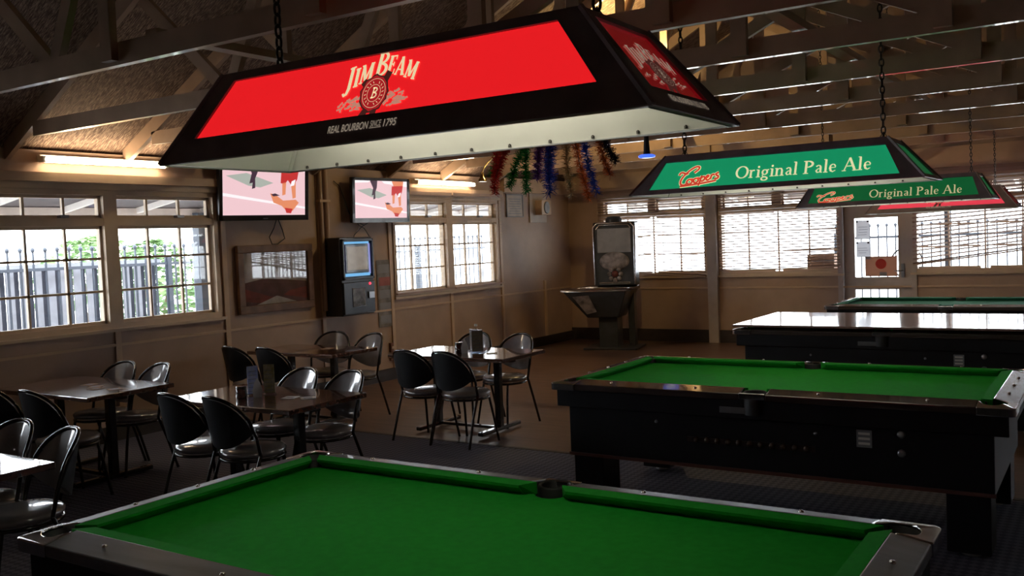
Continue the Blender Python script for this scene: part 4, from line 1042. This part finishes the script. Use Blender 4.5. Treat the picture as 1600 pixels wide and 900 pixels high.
# poster strip, sockets, notices
e = empty('wall_poster', (XL+.012, 9.27, 1.14), 0, 'tall narrow grey poster strip beside the jukebox', 'poster')
MB().box(-.002, 0, -.15, .13, -.44, .43).build('sheet', mat('poster_grey', (.28, .26, .26), .6, var=.5, vscale=9), e)
mb = MB()
for k in range(5): mb.cur = 1 if k == 3 else 0; mb.box(0, .001, -.12, .1, -.40+k*.165, -.29+k*.165)
mb.build('printing', [M_greyink, mat('faded_red_ink', (.42, .14, .13), .7, var=.3)], e)
for (y, z, w_, h_, lab) in ((8.93, .46, .17, .07, 'brown wall socket low on wall under the jukebox'), (9.33, .42, .06, .12, 'small wall switch left of window corner'), (9.36, .29, .13, .08, 'brown wall socket just above floor by near batten')):
    e = empty('wall_socket', (XL, y, z), 0, lab, 'socket')
    MB().box(0, .035, -w_/2, w_/2, -h_/2, h_/2).build('plate', mat('socket_brown', (.22, .10, .06), .4, var=.2), e, bevel=.004)
    MB().box(.035, .045, -.02, .02, -.015, .015).build('rocker_switch', M_trim, e)
e = empty('wall_notice', (XL+.01, 12.46, 2.3), 0, 'framed white notice sheet high on wall beside second left window', 'notice')
fr = MB()
for q in ((-.24, .24, -.18, -.165), (-.24, .24, .165, .18), (-.24, -.225, -.165, .165), (.225, .24, -.165, .165)): fr.box(-.01, .012, *q)
fr.build('frame', M_ash, e); MB().box(-.01, .004, -.225, .225, -.165, .165).build('sheet', mat('notice_sheet', (.5, .44, .40), .6, var=.15), e)
mb = MB()
for k in range(7): mb.box(.004, .005, -.18+.02*(k % 3), .18-.03*(k % 2), -.13+k*.038, -.118+k*.038)
mb.build('printing', M_greyink, e)
e = empty('white_wall_unit', (XL, 13.16, 2.27), 0, 'white backboard with round-faced speaker box, near room corner', 'wall speaker')
MB().box(0, .02, -.26, .26, -.24, .24).build('backboard', mat('board_offwhite', (.62, .53, .45), .5, var=.08), e, bevel=.004)
MB().box(.02, .15, -.10, .20, -.12, .12).build('speaker_box', M_trim, e, bevel=.01)
MB().lathe([(.10, 0), (.10, .012), (.085, .016), (.0, .006)], 24, Matrix.Translation((.15, .05, 0)) @ Matrix.Rotation(PI/2, 4, 'Y'), sx=1.0, sy=.85).build('round_grille', M_ash, e)
# ------------------------------------------------------------------ arcade machine in the corner
e = empty('arcade_machine', (-6.66, 13.25, 0), R(12), 'dark arcade game machine with tall chrome-trimmed headboard in far corner', 'arcade machine')
M_arc = mat('arcade_black', (.05, .055, .065), .3, var=.3, coat=.3); M_arcs = mat('arcade_screen_grey', (.30, .31, .36), .25, var=.15, coat=.5)
MB().box(-.34, .34, -.02, .20, .98, 1.98).build('headboard', M_arc, e, bevel=.02)
mb = MB(); P = [(-.32, -.03, 1.0), (-.33, -.03, 1.90), (-.27, -.03, 1.965), (.27, -.03, 1.965), (.33, -.03, 1.90), (.32, -.03, 1.0)]
mb.tube(P, .018, 8); P2 = [(x*.86, y-.004, z*.985) for x, y, z in P[1:5]]; mb.tube(P2, .009, 6); mb.build('chrome_trim', M_chrome, e)
MB().box(-.27, .27, -.03, -.02, 1.50, 1.88).build('display_panel', M_arcs, e, bevel=.006)
MB().lathe([(.13, 0), (.13, .05), (.10, .09), (0, .1)], 20, Matrix.Translation((-.02, .08, 1.975))).build('beacon_dome', M_arc, e)
M_art1 = mat('arcade_art_pale', (.30, .27, .30), .4, var=.7, vscale=10); M_art2 = mat('arcade_art_dark_red', (.16, .04, .04), .4, var=.4)
MB().lathe([(.24, 0), (.24, .012), (.2, .016), (0, .016)], 28, Matrix.Translation((0, -.022, 1.36)) @ Matrix.Rotation(PI/2, 4, 'X'), sy=.62).build('round_art_panel', M_art1, e)
fl = MB()
for k in range(8):
    a = k*PI/4; fl.lathe([(.036, 0), (.03, .02), (0, .026)], 12, Matrix.Translation((.095*math.cos(a), -.022, 1.16+.095*math.sin(a))) @ Matrix.Rotation(PI/2, 4, 'X'))
fl.build('target_petals', M_art1, e)
MB().lathe([(.055, 0), (.04, .03), (0, .036)], 16, Matrix.Translation((0, -.022, 1.16)) @ Matrix.Rotation(PI/2, 4, 'X')).build('target_centre', M_art2, e)
MB().box(-.24, .26, -.10, -.02, 1.0, 1.04).build('chrome_ledge', M_chrome, e, bevel=.01)
# tapered play tray projecting toward the room's left
mb = MB(); top = [(-.72, -.55), (.30, -.55), (.34, .12), (-.50, .12)]; bot = [(-.38, -.36), (.12, -.36), (.14, .06), (-.30, .06)]
mb.add([(x, y, .93) for x, y in top]+[(x, y, .50) for x, y in bot], [(3,2,1,0),(4,5,6,7)]+[(i,(i+1)%4,4+(i+1)%4,4+i) for i in range(4)]); mb.f = [list(reversed(f)) for f in mb.f]
mb.build('tapered_cabinet', M_arc, e, bevel=.015)
mb = MB(); mb.tube([(x, y, .945) for x, y in top], .03, 8, closed=True); mb.build('tray_rail', M_chrome, e)
MB().prism([(x*.98, y*.97) for x, y in top], .932, .945).build('play_surface', M_arcs, e)
art = MB(); art.add([(-.56, -.50, .84), (-.3, -.505, .86), (-.2, -.42, .60), (-.36, -.41, .56)], [(0,1,2,3)]); art.v = [(x, y-.02, z) for x, y, z in art.v]
art.build('side_decal', M_art1, e)
MB().box(-.22, .08, -.28, .04, .02, .52).build('pedestal', M_arc, e, bevel=.01)
MB().box(.20, .30, -.05, .12, .02, .95).build('support_leg', M_arc, e, bevel=.01)
MB().box(-.45, .40, -.40, .25, 0, .03).build('base_plate', M_arc, e, bevel=.008)

# ------------------------------------------------------------------ tinsel garlands
def tinsel(pts, col, label, n_=420, rad=.055):
    m_ = mat('tinsel_%s' % col[0], col[1], .25, metal=.5, var=.4, vscale=40)
    e = empty('tinsel_garland', pts[0], 0, label, 'tinsel', 'tinsel garlands hanging from the roof')
    P = [Vector(p)-Vector(pts[0]) for p in pts]; mb = MB(); seg = len(P)-1
    for k in range(n_):
        t = random.random()*seg; i = min(int(t), seg-1); c = P[i].lerp(P[i+1], t-i)
        d_ = Vector((random.gauss(0, 1), random.gauss(0, 1), random.gauss(0, .6))).normalized()*rad*(.6+.6*random.random()); s_ = d_.orthogonal().normalized()*.004
        mb.add([c-s_, c+s_, c+d_+s_*.6, c+d_-s_*.6], [(0,1,2,3)])
    mb.build('strands', m_, e); MB().tube(P, .004, 5).build('core_wire', M_wire, e)
red = ('red', (.75, .07, .07)); grn = ('green', (.05, .45, .12)); pur = ('purple', (.28, .12, .5)); blu = ('blue', (.06, .16, .75)); cop = ('copper', (.85, .28, .09)); sil = ('gold', (.75, .6, .4)); drk = ('dark', (.05, .05, .09))
hz = 2.76
spec = [  # x, y(depth), bottom x, bottom z
 (-5.18, 8.02, -5.36, 2.40, red, 'red tinsel strand at left of the bunch'),
 (-5.05, 8.14, -5.28, 2.30, grn, 'dark green tinsel strand second from left'),
 (-5.33, 8.05, -5.40, 2.24, red, 'lower red tinsel tip below the green strand'),
 (-4.95, 8.0, -4.98, 2.23, grn, 'short bright green tinsel hanging alone'),
 (-4.86, 8.12, -4.92, 2.36, pur, 'purple tinsel left of the thick blue strand'),
 (-4.70, 8.02, -4.72, 2.36, pur, 'purple tinsel behind the thick blue strand'),
 (-4.66, 7.98, -4.70, 2.20, blu, 'thick blue tinsel strand in the middle'),
 (-4.58, 8.13, -4.54, 2.17, sil, 'gold and silver tinsel right of thick blue one'),
 (-4.44, 8.05, -4.30, 2.12, cop, 'long copper tinsel hanging lowest'),
 (-4.32, 8.0, -4.19, 2.18, blu, 'slim blue tinsel strand at right'),
 (-4.22, 8.12, -4.10, 2.34, cop, 'copper tinsel at right of slim blue strand'),
 (-4.14, 8.02, -3.98, 2.46, drk, 'short dark tinsel at right end of bunch'),
 (-5.30, 8.16, -5.50, 2.43, grn, 'short green tinsel sticking out to the left'),
]
for x, y, bx_, bz_, col, lab in spec:
    thick = .085 if 'thick' in lab and 'middle' in lab else .062
    tinsel([(x, y, hz), ((x*.5+bx_*.5)-.02, y+.01, hz*.5+bz_*.5), (bx_, y, bz_)], col, lab, 520 if thick > .06 else 380, thick)
e = empty('spotlight', (-3.70, 8.1, 2.473), 0, 'small hanging light with glowing blue oval face, right of tinsel', 'light')
MB().lathe([(.035, .03), (.03, .06), (.022, .2), (.012, .28)], 14).build('lamp_body', M_black, e)
MB().lathe([(.0, .0), (.075, .004), (.082, .02), (.06, .032)], 20).build('lamp_rim', mat('blue_face', (.05, .1, .4), .2, emit=(.06, .16, .95), estr=1.2, var=.05), e)
MB().lathe([(.0, -.003), (.045, -.001), (.048, .0)], 20).build('lens', mat('lens_white', (.6, .7, .9), .2, emit=(.7, .8, 1), estr=.9, var=.02), e)
MB().tube([(0, 0, .27), (0, 0, .312)], .006, 6).build('stem', M_wire, e)
e = empty('ceiling_spotlight', (-6.2, 9.0, 2.50), 0, 'small brass spotlight under roof left of the tinsel', 'light')
MB().lathe([(.05, -.05), (.045, -.02), (.025, .0), (.02, .06)], 16).build('brass_shade', M_brass, e); MB().tube([(0, 0, .06), (0, .05, .12), (0, .4, .36)], .008, 6).build('arm', M_brass, e)

# ------------------------------------------------------------------ up in the roof
e = empty('roof_floodlight', (-4.75, 9.9, 4.05), 0, 'warm lamp high in the roof behind the big red lamp', 'light')
MB().lathe([(.03, .10), (.05, .05), (.03, .0)], 16).build('lamp_holder', M_steel, e)
MB().lathe([(0, -.03), (.06, -.02), (.07, .02), (0, .05)], 14).build('bulb', mat('warm_bulb', (1, .9, .6), .4, emit=(1, .72, .30), estr=700, var=.01), e)
MB().tube([(0, 0, .1), (0, 0, .48)], .01, 6).build('drop_rod', M_wire, e)
e = empty('roof_air_vent', (.05, 5.2, 2.62), 0, 'grey ducted air vent box at top right among the trusses', 'vent')
MB().box(-.42, .5, -.2, .2, .17, .62).build('housing', mat('vent_grey', (.22, .23, .27), .5, var=.3), e, bevel=.01)
mb = MB()
for k in range(7): mb.box(-.40, .48, -.215, -.2, .20+k*.058, .225+k*.058)
mb.build('louvres', M_ash, e)
MB().tube([(.0, 0, .6), (.0, 0, 1.9)], .012, 6).build('hanger_rod', M_steel, e);
